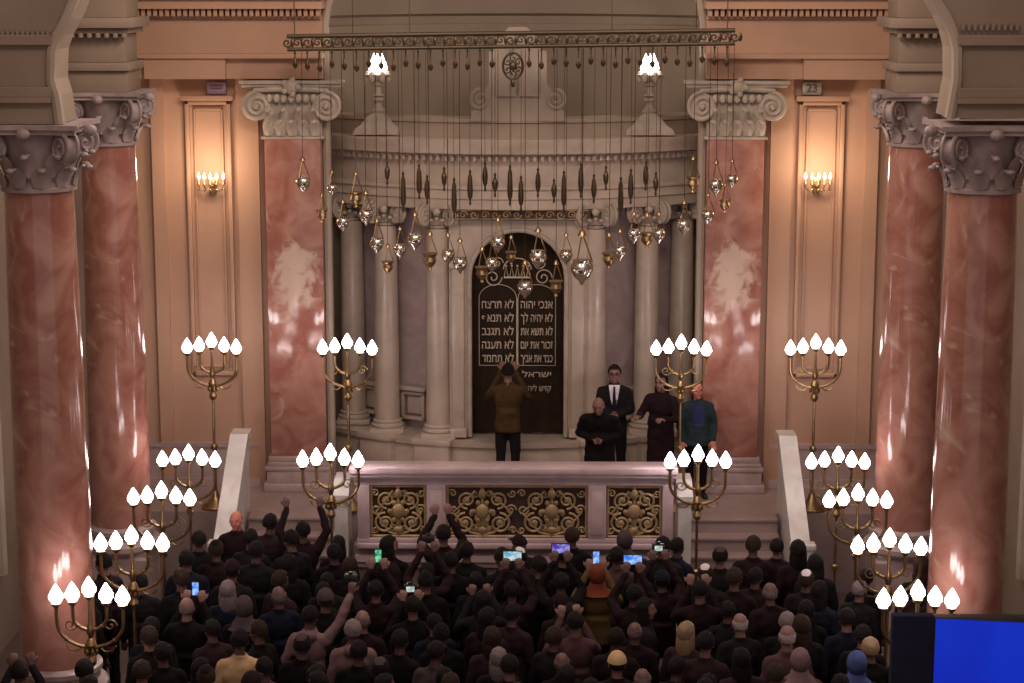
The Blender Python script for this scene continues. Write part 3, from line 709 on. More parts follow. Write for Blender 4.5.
tube(bm, [(c.x + .13 * math.cos(2 * PI * i / 20), 0, c.z + .17 * math.sin(2 * PI * i / 20)) for i in range(21)], .018, 6)
for k in range(6): a = k * PI / 3 + PI / 6; tube(bm, spiral(c.x + .08 * math.cos(a), c.z + .1 * math.sin(a), .05, 1.2, 0, a, 1, 12), .010, 5)
ball(bm, (c.x, 0, c.z), (.05, .03, .06)); ball(bm, (c.x, 0, c.z - .22), (.03, .03, .06)); tube(bm, [(c.x, 0, c.z + .16), (c.x, 0, rz(c.x))], .01, 5)
finish('medallion', bm, 'bronze', rail)
for x in (pL.x + .1, pL.x + 1.6, pR.x - 1.6, pR.x - .1): 
    bm = new(); tube(bm, [(x, 0, rz(x)), (x, 0, 11.0)], .008, 5); finish('suspension_chain', bm, 'bronze', rail)
# hanging oil lamps: (px, py, scale, material)
LP = [(303,183,1.1),(332,189,.8),(322,214,.9),(343,223,1.0),(356,197,1.1),(366,216,1.1),(377,244,1.1),(388,266,.95),(400,250,1.0),(415,240,1.2),
      (430,259,1.2),(448,256,1.0),(460,264,1.1),(482,272,1.1),(492,264,1.0),(498,243,1.1),(511,256,.9),(538,258,1.3),(525,288,1.2),(556,286,1.1),
      (566,256,1.0),(582,270,1.7),(609,258,1.1),(620,252,1.0),(634,235,1.0),(647,238,1.1),(659,235,1.0),(684,226,1.1),(708,216,1.0),(725,204,.9),(716,186,1.1),(732,180,.9),(693,182,1.1)]
def oil_lamp(kind):
    t = thing('oil_lamp', 'x', 'lamp')
    bm = new()
    if kind: lathe(bm, [(0, -.10), (.012, -.09), (.02, -.07), (.05, -.045), (.072, 0), (.07, .03), (.055, .05), (.06, .065), (.0, .065)], 14)
    else: lathe(bm, [(0, -.11), (.02, -.10), (.012, -.08), (.035, -.06), (.062, -.02), (.05, .02), (.075, .05), (.07, .055), (0, .05)], 14)
    finish('bowl', bm, 'silver' if kind else 'brass', t)
    bm = new()
    for k in range(3):
        a = k * 2 * PI / 3; tube(bm, [(.066 * math.cos(a), .066 * math.sin(a), .05), (.0, 0, .24)], .005, 4)
    lathe(bm, [(.0, .215), (.03, .22), (.02, .245), (.0, .27)], 10); finish('crown', bm, 'brass', t)
    return t
L0, L1 = oil_lamp(0), oil_lamp(1)
used = set()
chain_mesh = None
LP.sort()
ords = ['first', 'second', 'third', 'fourth', 'fifth', 'sixth', 'seventh', 'eighth', 'ninth', 'tenth', 'eleventh', 'twelfth', 'thirteenth', 'fourteenth', 'fifteenth', 'sixteenth', 'seventeenth', 'eighteenth', 'nineteenth', 'twentieth']
last_x = -99
for i, (px, py, sc) in enumerate(LP):
    k = (i * 5 + 1) % 3 > 0; src = L1 if k else L0
    if k in used: o = copy_tree(src)
    else: o = src; used.add(k)
    dy = (-.12, .12, 0)[i % 3]
    p = at(px, py, RD + dy); o.location = p; sc *= 1.22; o.scale = (sc, sc, sc)
    bm = new(); tube(bm, [(0, 0, .26), (0, -dy / sc, .255 + (rz(p.x) - p.z - .255 * sc - .118) / sc)], .003, 4); c = finish('chain', bm, 'bronze', o)
    half = 'left' if i < 17 else 'right'; nn = i if i < 17 else len(LP) - 1 - i
    o['label'] = 'small %s hanging oil lamp, %s from the %s end of the garland' % ('silver' if k else 'brass', ords[nn], half)
    o['group'] = 'oil lamps hanging before the ark'
# slim dark pendant lamps in front of the entablature
PX = [389, 403, 417, 428, 443, 456, 470, 483, 496, 509, 523, 538, 552, 565, 580, 596, 606, 619, 632, 645, 658]
PX = [p for p in PX]
pp = None
for i, px in enumerate(PX):
    dd = .10 if i % 2 else -.10; d = RD + dd
    top = at(px + (i * 7) % 5 - 2, 160 + (i * 11) % 19, d); L = .34 + .22 * ((i * 3) % 4) / 3
    t = thing('slim_pendant', 'slim dark pendant before the cornice, %s from the %s' % ((ords[i], 'left') if i < 11 else (ords[len(PX) - 1 - i], 'right')), 'pendant', top, 0, 'slim dark pendants before the cornice')
    bm = new(); lathe(bm, [(0, -L), (.018, -L + .03), (.01, -L + .07), (.03, -L + .12), (.038, -L + .2), (.03, -.12), (.012, -.06), (.02, -.03), (0, 0)], 10); finish('body', bm, 'bronze', t)
    bm = new(); tube(bm, [(0, 0, -.01), (0, -dd, rz(top.x) - top.z - .118)], .003, 4); finish('chain', bm, 'bronze', t)

# ------------------------------------------------------------------ people
def remesh(bm, voxel, m, name, parent, wrinkle=0.0, seed=0, dec=1.0, smooth=2):
    me = bpy.data.meshes.new('t'); bm.to_mesh(me); bm.free()
    o = bpy.data.objects.new('t', me); C.objects.link(o)
    r = o.modifiers.new('r', 'REMESH'); r.mode = 'VOXEL'; r.voxel_size = voxel
    if smooth: sm = o.modifiers.new('s', 'SMOOTH'); sm.factor = .5; sm.iterations = smooth
    if dec < 1: d = o.modifiers.new('d', 'DECIMATE'); d.ratio = dec
    bpy.context.view_layer.update()
    dg = bpy.context.evaluated_depsgraph_get()
    out = bpy.data.meshes.new_from_object(o.evaluated_get(dg)); bpy.data.objects.remove(o)
    if wrinkle:
        ns = [v.normal.copy() for v in out.vertices]
        for v, n_ in zip(out.vertices, ns):
            q = Vector((v.co.x * 9 + seed, v.co.y * 9, v.co.z * 16)); v.co += n_ * wrinkle * noise.noise(q)
    for p in out.polygons: p.use_smooth = True
    out.name = name; out.materials.clear(); out.materials.append(M[m])
    q = bpy.data.objects.new(name, out); C.objects.link(q); q.parent = parent
    return q
ARMS = {   # (elbow, wrist, finger direction) for the right arm (+x); left arm mirrored from second entry
 'down': (((.235, -.02, 1.11), (.235, .07, .87), (0, .25, -1)), None),
 'clasp': (((.235, .0, 1.12), (.06, .24, 1.08), (-.9, .35, -.1)), None),
 'front': (((.26, .06, 1.14), (.17, .30, 1.17), (0, 1, .2)), None),
 'phone': (((.27, .16, 1.24), (.09, .30, 1.58), (-.15, .2, 1)), None),
 'phone_high': (((.25, .20, 1.48), (.08, .30, 1.77), (-.15, .1, 1)), None),
 'right_up': (((.30, .10, 1.56), (.38, .24, 1.82), (.1, .1, 1)), ((.27, -.02, 1.13), (.27, .07, .89), (0, .25, -1))),
 'left_up': (((.27, -.02, 1.13), (.27, .07, .89), (0, .25, -1)), ((.30, .10, 1.52), (.20, .28, 1.80), (0, .1, 1))),
 'both_up': (((.29, .08, 1.60), (.20, .20, 1.86), (0, .1, 1)), None),
}
def hand(bm, w, d, side, curl=.5):
    """palm, four unequal bent fingers and a thumb from the wrist w along d"""
    d = Vector(d).normalized(); w = Vector(w)
    back = Vector((0, 1, 0)); 
    if abs(d.dot(back)) > .8: back = Vector((0, 0, -1))
    lat = d.cross(back).normalized(); back = lat.cross(d).normalized()
    if side < 0: lat = -lat
    for k in range(4):
        o_ = (k - 1.5) * .022; cap(bm, w + d * .01 + lat * o_ * .5, .017, w + d * .085 + lat * o_, .0135, 8)
        L = (.058, .07, .066, .05)[k]; r0 = w + d * .092 + lat * (o_ * 1.12)
        m = r0 + (d * math.cos(curl * .6) + back * math.sin(curl * .6)) * L * .55; e = m + (d * math.cos(curl * 1.8) + back * math.sin(curl * 1.8)) * L * .55
        cap(bm, r0, .0105, m, .0098, 8); cap(bm, m, .0098, e, .0085, 8)
    t0 = w + d * .03 - lat * .03; t1 = t0 + (d * .6 - lat * .75 + back * .2).normalized() * .045; t2 = t1 + (d * .9 - lat * .2 + back * .35).normalized() * .035
    cap(bm, t0, .015, t1, .0125, 8); cap(bm, t1, .0125, t2, .0105, 8)
def make_person(pose='down', hair='short', coat='jacket', detail=False, bow=0.0, H=1.74, glasses=False, tie=False, head_yaw=0.0, head_pitch=0.0, width=1.0, beard=False):
    t = thing('person', 'x', 'person')
    k = H / 1.74
    ra, la = ARMS[pose]; la = la or ra
    hc = Vector((0, .015, 1.61)); HR = Matrix.Translation(hc - Vector((0, 0, .09))) @ Matrix.Rotation(head_yaw, 4, 'Z') @ Matrix.Rotation(head_pitch, 4, 'X') @ Matrix.Translation(-(hc - Vector((0, 0, .09))))
    def arm_pts(s, a): return Vector((s * .168 * width, 0, 1.365)), Vector((s * a[0][0] * width, a[0][1], a[0][2])), Vector((s * a[1][0], a[1][1], a[1][2])), Vector((s * a[2][0], a[2][1], a[2][2]))
    def bend(bm):
        for v in bm.verts: v.co *= k
        if bow:
            for v in bm.verts:
                z = v.co.z - 1.0
                if z > 0:
                    a = bow * min(z / .35, 1); y, zz = v.co.y, z; v.co.y = y * math.cos(a) + zz * math.sin(a); v.co.z = 1.0 + zz * math.cos(a) - y * math.sin(a)
    # body
    bm = new(); hd = new()
    ball(hd, hc + Vector((0, -.012, .02)), (.076, .095, .098), 20, 14); ball(hd, hc + Vector((0, .018, -.045)), (.060, .068, .072), 16, 12)
    ball(hd, hc + Vector((0, .058, -.098)), (.028, .022, .022), 10, 8)
    cap(hd, hc + Vector((0, .083, .012)), .010, hc + Vector((0, .103, -.026)), .0145, 8)
    for s in (-1, 1): ball(hd, hc + Vector((s * .078, -.005, -.012)), (.012, .022, .034), 8, 8); ball(hd, hc + Vector((s * .032, .076, .028)), (.022, .012, .008), 8, 6); ball(hd, hc + Vector((s * .045, .055, -.03)), (.022, .02, .022), 8, 6)
    hd.transform(HR); me = bpy.data.meshes.new('t'); hd.to_mesh(me); hd.free(); bm.from_mesh(me); bpy.data.meshes.remove(me)
    cap(bm, (0, -.02, 1.40), .062, hc + Vector((0, -.02, -.07)), .052)
    ball(bm, (0, 0, 1.28), (.155 * width, .10, .17), 16, 12); ball(bm, (0, 0, 1.08), (.125 * width, .09, .16)); ball(bm, (0, 0, .93), (.145 * width, .10, .12))
    for s, a in ((1, ra), (-1, la)):
        sh, el, wr, d = arm_pts(s, a)
        cap(bm, sh, .05, el, .040); cap(bm, el, .038, wr, .026); hand(bm, wr, d, s, .9 if pose != 'down' else .4)
        cap(bm, (s * .085, 0, .90), .082, (s * .10, .015, .49), .055); cap(bm, (s * .10, .015, .49), .052, (s * .10, -.01, .10), .036)
        cap(bm, (s * .10, -.02, .045), .036, (s * .115, .12, .035), .03)
    bend(bm); remesh(bm, .0105 if detail else .0135, 'skin', 'body', t, dec=1 if detail else .7, smooth=1)
    # upper garment
    bm = new(); w = width
    ball(bm, (0, -.005, 1.27), (.185 * w, .132, .20), 20, 14); [cap(bm, (0, -.01, 1.415), .068, (q * .155 * w, -.01, 1.37), .066) for q in (-1, 1)]
    ball(bm, (0, 0, 1.08), (.165 * w, .125, .22), 20, 14)
    hem = .80 if coat != 'coat' else .48
    lathe(bm, [(0, hem), (.175 * w, hem), (.178 * w, hem + .05), (.165 * w, .98), (.16 * w, 1.12), (0, 1.2)], 24)
    for v in bm.verts:
        if v.co.z < 1.02 and abs(v.co.y) > .13: v.co.y *= .85
    for s, a in ((1, ra), (-1, la)):
        sh, el, wr, d = arm_pts(s, a); cap(bm, sh, .070, el, .056); cap(bm, el, .056, wr - (wr - el).normalized() * .015, .042)
        if coat == 'hood': pass
    lathe(bm, [(.068, 1.44), (.078, 1.45), (.074, 1.50), (.062, 1.49), (.06, 1.44)], 16)
    if coat == 'hood': ball(bm, (0, -.11, 1.44), (.11, .06, .07), 12, 8)
    bend(bm); remesh(bm, .017, 'black', 'jacket' if coat != 'coat' else 'coat', t, wrinkle=.012, seed=len(pose), dec=1 if detail else .6)
    # trousers
    bm = new(); ball(bm, (0, 0, .90), (.150 * w, .115, .12))
    for s in (-1, 1): cap(bm, (s * .085, 0, .88), .092, (s * .10, .015, .50), .072); cap(bm, (s * .10, .015, .50), .070, (s * .10, -.01, .12), .058)
    bend(bm); remesh(bm, .022, 'black', 'trousers', t, wrinkle=.01, dec=.6)
    for s in (-1, 1):
        bm = new(); cap(bm, (s * .10, -.03, .048), .046, (s * .118, .15, .04), .04); 
        for v in bm.verts: v.co.z = max(v.co.z, .0) * k; v.co.x *= k; v.co.y *= k
        finish('shoe', bm, 'shoe', t)
    # hair
    def shell(test, grow=.99, thick=.012, nm='hair', mt='hair_b', rough=.009):
        bm = new()
        m = Matrix.Translation(hc + Vector((0, -.012, .014))) @ Matrix.Diagonal((.081 * grow, .101 * grow, .108 * grow, 1))
        bmesh.ops.create_uvsphere(bm, u_segments=28, v_segments=20, radius=1)
        dele = [f for f in bm.faces if not test(f.calc_center_median())]
        bmesh.ops.delete(bm, geom=dele, context='FACES')
        bmesh.ops.transform(bm, matrix=m, verts=bm.verts)
        for v in bm.verts: v.co += (v.co - hc).normalized() * rough * noise.noise(v.co * 45)
        bmesh.ops.recalc_face_normals(bm, faces=bm.faces)
        bmesh.ops.solidify(bm, geom=bm.faces[:], thickness=-thick)
        bm.transform(HR); bend(bm)
        return bm
    if hair == 'short': finish('hair', shell(lambda p: (p.y < .30 or p.z > .60) and p.z > -.34 + .45 * max(p.y + .2, 0) + .12 * (abs(p.x) > .8)), 'hair_b', t, ang=80)
    elif hair == 'bald': finish('hair', shell(lambda p: p.y < .15 and -.45 < p.z < .28 + .1 * abs(p.x), thick=.010), 'hair_g', t, ang=80)
    elif hair == 'long':
        bm = shell(lambda p: (p.y < .30 or p.z > .60) and p.z > -.7)
        s2 = new(); ball(s2, hc + Vector((0, -.07, -.13)), (.088, .05, .16), 14, 12)
        for s in (-1, 1): ball(s2, hc + Vector((s * .075, -.03, -.10)), (.028, .05, .14), 10, 10)
        s2.transform(HR); bend(s2); me = bpy.data.meshes.new('t'); s2.to_mesh(me); s2.free(); bm.from_mesh(me); bpy.data.meshes.remove(me)
        finish('hair', bm, 'hair_b', t, ang=80)
    elif hair == 'scarf':
        bm = shell(lambda p: (p.y < .45 or p.z > .62), 1.09, .01)
        s2 = new(); lathe(s2, [(.085, 1.53), (.10, 1.48), (.15, 1.43), (.19, 1.40), (.17, 1.385)], 22); bend(s2)
        me = bpy.data.meshes.new('t'); s2.to_mesh(me); s2.free(); bm.from_mesh(me); bpy.data.meshes.remove(me)
        finish('headscarf', bm, 'plum', t, ang=80)
    elif hair == 'kippah':
        h_ = finish('hair', shell(lambda p: (p.y < .30 or p.z > .60) and p.z > -.34 + .45 * max(p.y + .2, 0) + .12 * (abs(p.x) > .8)), 'hair_b', t, ang=80)
        finish('kippah', shell(lambda p: (p - Vector((0, -.35, .93))).length < .62, 1.10, .006, rough=0), 'grey', t, ang=80)
    elif hair == 'cap':
        bm = shell(lambda p: p.z > .22 + .1 * p.y, 1.12, .008, rough=0)
        s2 = new(); ball(s2, hc + Vector((0, .12, .055)), (.065, .06, .008), 14, 6); s2.transform(HR); bend(s2)
        me = bpy.data.meshes.new('t'); s2.to_mesh(me); s2.free(); bm.from_mesh(me); bpy.data.meshes.remove(me)
        finish('hair', shell(lambda p: (p.y < .1) and -.5 < p.z < .3), 'hair_b', t, ang=80); finish('cap', bm, 'navy', t, ang=80)
    if detail:
        for s in (-1, 1):
            bm = new(); ball(bm, hc + Vector((s * .032, .083, .012)), (.012, .007, .006), 10, 6); bm.transform(HR); bend(bm); finish('eye', bm, 'eye', t)
            bm = new(); cap(bm, hc + Vector((s * .018, .092, .032)), .004, hc + Vector((s * .048, .082, .034)), .0035, 6); bm.transform(HR); bend(bm); finish('eyebrow', bm, 'hair_b', t)
        bm = new(); ball(bm, hc + Vector((0, .086, -.058)), (.024, .008, .007), 10, 6); bm.transform(HR); bend(bm); finish('mouth', bm, 'lip', t)
    if glasses:
        bm = new()
        for s in (-1, 1):
            tube(bm, [hc + Vector((s * .034 + .024 * math.cos(a), .100, .012 + .018 * math.sin(a))) for a in [2 * PI * i / 12 for i in range(13)]], .003, 5)
            tube(bm, [hc + Vector((s * .058, .098, .018)), hc + Vector((s * .082, .0, .014))], .0025, 5)
        tube(bm, [hc + Vector((-.010, .103, .014)), hc + Vector((.010, .103, .014))], .003, 5)
        bm.transform(HR); bend(bm); finish('glasses', bm, 'device', t)
    if tie:
        bm = new(); prism(bm, [(-.075, 1.475), (.075, 1.475), (.05, 1.30), (.0, 1.10), (-.05, 1.30)], 0, .02)
        for v in bm.verts: v.co.y += .118 + .012 * (1.4 - v.co.z) - (0.03 if v.co.z > 1.44 else 0)
        bend(bm); finish('shirt', bm, 'shirt', t, smooth=False)
        bm = new(); prism(bm, [(-.014, 1.46), (.014, 1.46), (.012, 1.43), (.028, 1.20), (.0, 1.12), (-.028, 1.20), (-.012, 1.43)], 0, .012)
        for v in bm.verts: v.co.y += .14 + .012 * (1.4 - v.co.z) - (0.015 if v.co.z > 1.44 else 0)
        bend(bm); finish('tie', bm, 'navy', t, smooth=False)
        for s in (-1, 1):
            bm = new(); prism(bm, [(s * .085, 1.475), (s * .035, 1.44), (s * .004, 1.10), (s * .05, 1.26), (s * .10, 1.36)], 0, .012)
            for v in bm.verts: v.co.y += .135 + .012 * (1.4 - v.co.z) - (0.035 if v.co.z > 1.44 else 0) - abs(v.co.x) * .15
            bend(bm); finish('lapel', bm, 'charcoal', t, smooth=False)
    return t
def dress(root, **kw):
    """object-level materials for one person's parts"""
    for ch in root.children:
        stem = ch.name.split('.')[0]
        key = {'coat': 'jacket', 'cap': 'hat', 'kippah': 'hat', 'headscarf': 'hat'}.get(stem, stem)
        if key in kw and kw[key]:
            ch.material_slots[0].link = 'OBJECT'; ch.material_slots[0].material = M[kw[key]]

# people standing on the platform
def on_platform(px, D): return at(px, 420, D).x
PL = [
 (508, 27.45, 0.0, dict(pose='phone', hair='short', H=1.80, detail=True), dict(jacket='brown', trousers='charcoal'), 'man in a brown jacket standing with his back turned before the ark curtain'),
 (600, 26.3, R(172), dict(pose='clasp', hair='bald', coat='coat', bow=.38, H=1.66, detail=True, width=1.28), dict(jacket='black', trousers='black', hair='hair_g', body='skin'), 'stooping grey-haired person in a wide black coat on the platform'),
 (614, 27.4, R(178), dict(pose='clasp', hair='short', H=1.80, detail=True, glasses=True, tie=True), dict(jacket='charcoal', trousers='black'), 'tall man in dark suit, tie and glasses with clasped hands on the platform'),
 (661, 27.0, R(150), dict(pose='front', hair='long', H=1.76, coat='coat', detail=True, width=1.1), dict(jacket='maroon', trousers='black', hair='hair_b'), 'dark-haired person in long dark coat beside the suited man'),
 (697, 27.0, R(185), dict(pose='down', hair='bald', H=1.64, detail=True, width=1.1), dict(jacket='teal', trousers='black', hair='hair_g', body='skin3'), 'ruddy bald man in navy and teal jacket at the right of the platform group'),
]
for px, D, rz_, kw, dr, lab in PL:
    t = make_person(**kw); t.location = (on_platform(px, D), D, PZ); t.rotation_euler = (0, 0, rz_); t['label'] = lab; t['group'] = 'people on the platform'; dress(t, **dr)
    if 'ruddy' in lab:
        bm = new(); cloth('jumper_blue', (.022, .026, .085)); prism(bm, [(-.05, 1.36), (0, 1.33), (.05, 1.36), (.085, 1.2), (.065, .80), (-.065, .80), (-.085, 1.2)], .112, .132); finish('jumper', bm, 'jumper_blue', t)

# crowd prototypes
protos = {}
def proto_person(pose, hair, coat='jacket'):
    key = (pose, hair, coat)
    if key not in protos: protos[key] = [make_person(pose=pose, hair=hair, coat=coat), False]
    p = protos[key]
    if not p[1]: p[1] = True; return p[0]
    return copy_tree(p[0])
PEOPLE = []
def place(x, y, z, pose, style, coat, rz_, desc, sc=1.0, **dr):
    t = proto_person(pose, style, coat)
    t.location = (x, y, z); t.rotation_euler = (0, 0, rz_); t.scale = (sc, sc, sc)
    dress(t, **dr); PEOPLE.append([x, y, t, desc, z]); return t
def devices(kind, p, rz_, scr, lab, size=1.0):
    t = thing(kind, lab, 'phone' if kind == 'phone' else 'camera', p, rz_)
    if kind == 'phone':
        bm = new(); box(bm, -.039 * size, .039 * size, -.004, .005, -.078 * size, .078 * size, .003); finish('case', bm, 'device', t)
        bm = new(); box(bm, -.035 * size, .035 * size, -.006, -.0035, -.071 * size, .071 * size); finish('display', bm, scr, t)
    elif kind == 'phone_wide':
        t['category'] = 'phone'; t.name = 'phone'
        bm = new(); box(bm, -.11 * size, .11 * size, -.004, .005, -.06 * size, .06 * size, .003); finish('case', bm, 'device', t)
        bm = new(); box(bm, -.10 * size, .10 * size, -.006, -.0035, -.052 * size, .052 * size); finish('display', bm, scr, t)
    else:
        bm = new(); box(bm, -.07, .07, -.035, .035, -.045, .045, .012); box(bm, -.025, .025, -.02, .03, .045, .07, .008); finish('camera_body', bm, 'device', t)
        bm = new(); tube(bm, [(0, .03, 0), (0, .13, 0)], .036, 14); finish('lens', bm, 'device', t)
        if scr: bm = new(); box(bm, -.045, .045, -.039, -.034, -.03, .03); finish('display', bm, scr, t)
    return t
HZ = 1.62
# (head px, head py, pose, hair, coat, yaw deg, scale, description, clothes, device)
EX = [
 (240, 640, 'down', 'short', 'jacket', 5, 1.03, 'broad-shouldered man in a pale tan jacket', dict(jacket='tan', body='skin2'), None),
 (310, 616, 'right_up', 'short', 'hood', -12, 1.0, 'man in light sweater stretching his right arm up to film', dict(jacket='oat', body='skin2'), ('camera', None)),
 (353, 630, 'down', 'short', 'hood', 8, 1.0, 'person in pale pinkish hooded top', dict(jacket='oat', hair='hair_g'), None),
 (187, 607, 'phone', 'bald', 'jacket', -5, 1.0, 'grey-headed man filming with a blue-lit phone', dict(hair='hair_g', body='skin'), ('phone', 'scr_blue')),
 (787, 636, 'down', 'bald', 'jacket', 10, 1.05, 'bald white-haired man in rose-grey jacket', dict(hair='hair_w', jacket='rose', body='skin'), None),
 (800, 660, 'down', 'scarf', 'jacket', 0, 1.0, 'person wearing a pale rose headscarf', dict(hat='oat', jacket='rose'), None),
 (740, 623, 'down', 'bald', 'jacket', 15, 1.0, 'white-haired man in dark jacket', dict(hair='hair_w', body='skin'), None),
 (830, 661, 'down', 'scarf', 'coat', 4, 1.0, 'person wearing a blue headscarf', dict(hat='blue', jacket='navy'), None),
 (878, 661, 'down', 'short', 'jacket', 0, 1.0, 'blond person in dark clothes near the blue screen', dict(hair='hair_y'), None),
 (686, 632, 'down', 'long', 'jacket', -30, 1.0, 'blond-haired person in a dark top', dict(hair='hair_y', jacket='plum'), None),
 (617, 663, 'down', 'cap', 'jacket', 0, 1.0, 'person in a yellowish cap', dict(hat='tan'), None),
 (645, 608, 'down', 'long', 'jacket', -85, 1.0, 'dark-haired woman turned sideways', dict(body='skin'), None),
 (575, 622, 'phone', 'short', 'jacket', 10, 1.0, 'man in plum top holding up a phone', dict(jacket='rose'), None),
 (597, 574, 'phone', 'scarf', 'jacket', 0, .98, 'person with an orange-red scarf filming', dict(hat='orange', jacket='olive'), ('phone', 'scr_blue')),
 (634, 594, 'phone_high', 'short', 'jacket', 0, .98, 'person holding up a wide blue-lit tablet', dict(), ('phone_wide', 'scr_blue')),
 (617, 556, 'down', 'short', 'jacket', 0, .98, 'dark-haired man with light collar', dict(jacket='rose'), None),
 (512, 590, 'phone_high', 'short', 'coat', 0, .98, 'person holding up a pale-lit tablet', dict(), ('phone_wide', 'scr_pale')),
 (561, 582, 'phone_high', 'short', 'jacket', 0, .98, 'person holding up a violet-lit phone', dict(), ('phone_wide', 'scr_violet')),
 (376, 590, 'phone_high', 'short', 'jacket', 0, .98, 'person holding up a green-lit phone', dict(jacket='maroon'), ('phone', 'scr_teal')),
 (413, 606, 'phone', 'short', 'jacket', 8, .98, 'person filming with a small camera', dict(), ('camera', 'scr_white')),
 (483, 600, 'phone', 'long', 'jacket', 8, .98, 'long-haired person filming', dict(), None),
 (427, 572, 'phone_high', 'short', 'jacket', 0, .98, 'person holding a black camera above the heads', dict(), ('camera', None)),
 (662, 580, 'phone_high', 'cap', 'jacket', 4, .96, 'person in a cap holding a camera high', dict(), ('camera', 'scr_white')),
 (451, 561, 'down', 'short', 'jacket', 0, .98, 'dark-haired person in front of the balustrade', dict(), None),
 (467, 560, 'down', 'short', 'jacket', 0, .98, 'second dark-haired person in front of the balustrade', dict(), None),
 (753, 545, 'down', 'short', 'coat', 0, 1.02, 'brown-haired person standing tall', dict(hair='hair_br', jacket='maroon'), None),
 (790, 548, 'down', 'long', 'jacket', 10, 1.02, 'long-haired person below the right steps', dict(), None),
 (720, 556, 'down', 'kippah', 'jacket', 0, 1.0, 'man in a grey skullcap', dict(), None),
 (815, 556, 'down', 'long', 'jacket', 10, 1.0, 'dark-haired woman in dark top', dict(), None),
 (355, 618, 'down', 'bald', 'jacket', 0, .98, 'balding man in dark jacket', dict(hair='hair_g', body='skin'), None),
 (232, 570, 'down', 'cap', 'jacket', 0, 1.0, 'person in flat dark hat', dict(hat='maroon'), None),
 (280, 580, 'down', 'short', 'jacket', -40, 1.0, 'person with ochre scarf', dict(jacket='plum', hair='hair_br'), None),
 (400, 640, 'down', 'short', 'jacket', -25, 1.0, 'dark-haired man turned slightly right', dict(body='skin2'), None),
 (700, 590, 'phone', 'short', 'jacket', 0, 1.0, 'dark-haired person filming near the right candelabrum', dict(), None),
 (20, 672, 'phone', 'short', 'jacket', 10, 1.0, 'person filming at the foot of the near left column', dict(), None),
 (60, 668, 'down', 'short', 'jacket', 0, 1.0, 'dark figure standing under the nearest left candelabrum', dict(), None),
 (770, 592, 'down', 'bald', 'jacket', 15, 1.0, 'balding man in dark maroon coat', dict(jacket='maroon', hair='hair_g'), None),
]
taken = [(c[0], c[1]) for c in cands if c[2] == 0] + [(s_ * xx, yy) for s_ in (-1, 1) for xx, yy in ((4.45, 19.45), (4.75, 19.45), (4.45, 19.85), (4.9, 24.6), (4.9, 24.9))]
def okspot(x, y, r=.40):
    if any(math.hypot(x - cx_, y - cy_) < .92 for cx_, cy_ in ((-4.6, 19.65), (4.7, 19.65), (-5.03, 24.9), (5.03, 24.9))): return False
    return all(((x - a) / .575) ** 2 + ((y - b) / .425) ** 2 >= (r / .40) ** 2 * .9 for a, b in taken)
for (px, py, pose, hair, coat, yw, sc, desc, dr, dev) in EX:
    p = at_z(px, py, HZ * sc); x, y = p.x, p.y - .02
    if not okspot(x, y): 
        for q in range(1, 60):
            a_ = q * 2.4; r_ = .02 * q
            if okspot(x + r_ * math.cos(a_), y + r_ * math.sin(a_)): x += r_ * math.cos(a_); y += r_ * math.sin(a_); break
    taken.append((x, y))
    base = dict(body=random.choice(['skin', 'skin2']), jacket=random.choice(['black', 'maroon', 'charcoal']), trousers='black', hair='hair_b'); base.update(dr)
    place(x, y, 0, pose, hair, coat, R(yw), desc, sc, **base)
    if dev:
        kind, scr = dev
        if pose == 'right_up': loc = Vector((.36, .31, 1.97))
        elif pose == 'phone_high': loc = Vector((0, .38, 1.91))
        else: loc = Vector((0, .38, 1.71))
        loc = Matrix.Rotation(R(yw), 3, 'Z') @ (loc * sc) + Vector((x, y, 0))
        lab = {'scr_blue': 'small lit phone with a blue display held above the heads', 'scr_pale': 'wide tablet with a pale blue display held up before the balustrade', 'scr_violet': 'wide phone with a violet display held up before the balustrade',
               'scr_teal': 'phone with a green display held up at the left of the balustrade', 'scr_white': 'black camera with a bright little display held up', None: 'black camera held up over the crowd'}[scr]
        if pose == 'right_up': lab = 'black camera in the raised hand of the man in light sweater'
        elif 'cap' in desc: lab = 'black camera with a bright little display held by the person in a cap'
        elif 'above' in desc: lab = 'black camera held high below the left balustrade post'
        elif 'small camera' in desc: lab = 'small camera with bright display held at the left of the crowd centre'
        elif 'wide blue' in desc: lab = 'wide tablet with a bright blue display right of centre'
        elif 'orange' in desc: lab = 'small blue-lit phone held by the person in an orange-red scarf'
        elif 'grey-headed' in desc: lab = 'small blue-lit phone at the far left beside the candelabra'
        devices(kind, loc, R(yw), scr, lab)
# people on and by the steps
ST = [(236, 503, 23.9, 'down', 'bald', 'jacket', 172, 'ruddy bald man facing the hall by the left parapet', dict(body='skin3', hair='hair_g', jacket='maroon')),
      (270, 520, 23.75, 'down', 'short', 'jacket', -20, 'dark-haired person at the foot of the left steps', dict(jacket='plum')),
      (303, 530, 23.4, 'both_up', 'short', 'jacket', 5, 'person by the left steps with both arms raised', dict(jacket='maroon')),]
for px, py, D, pose, hair, coat, yw, desc, dr in ST:
    z = 0
    x = at(px, py, D).x; base = dict(body='skin2', trousers='black', hair='hair_b'); base.update(dr)
    taken.append((x, D)); place(x, D, z, pose, hair, coat, R(yw), desc, 1.0, **base)
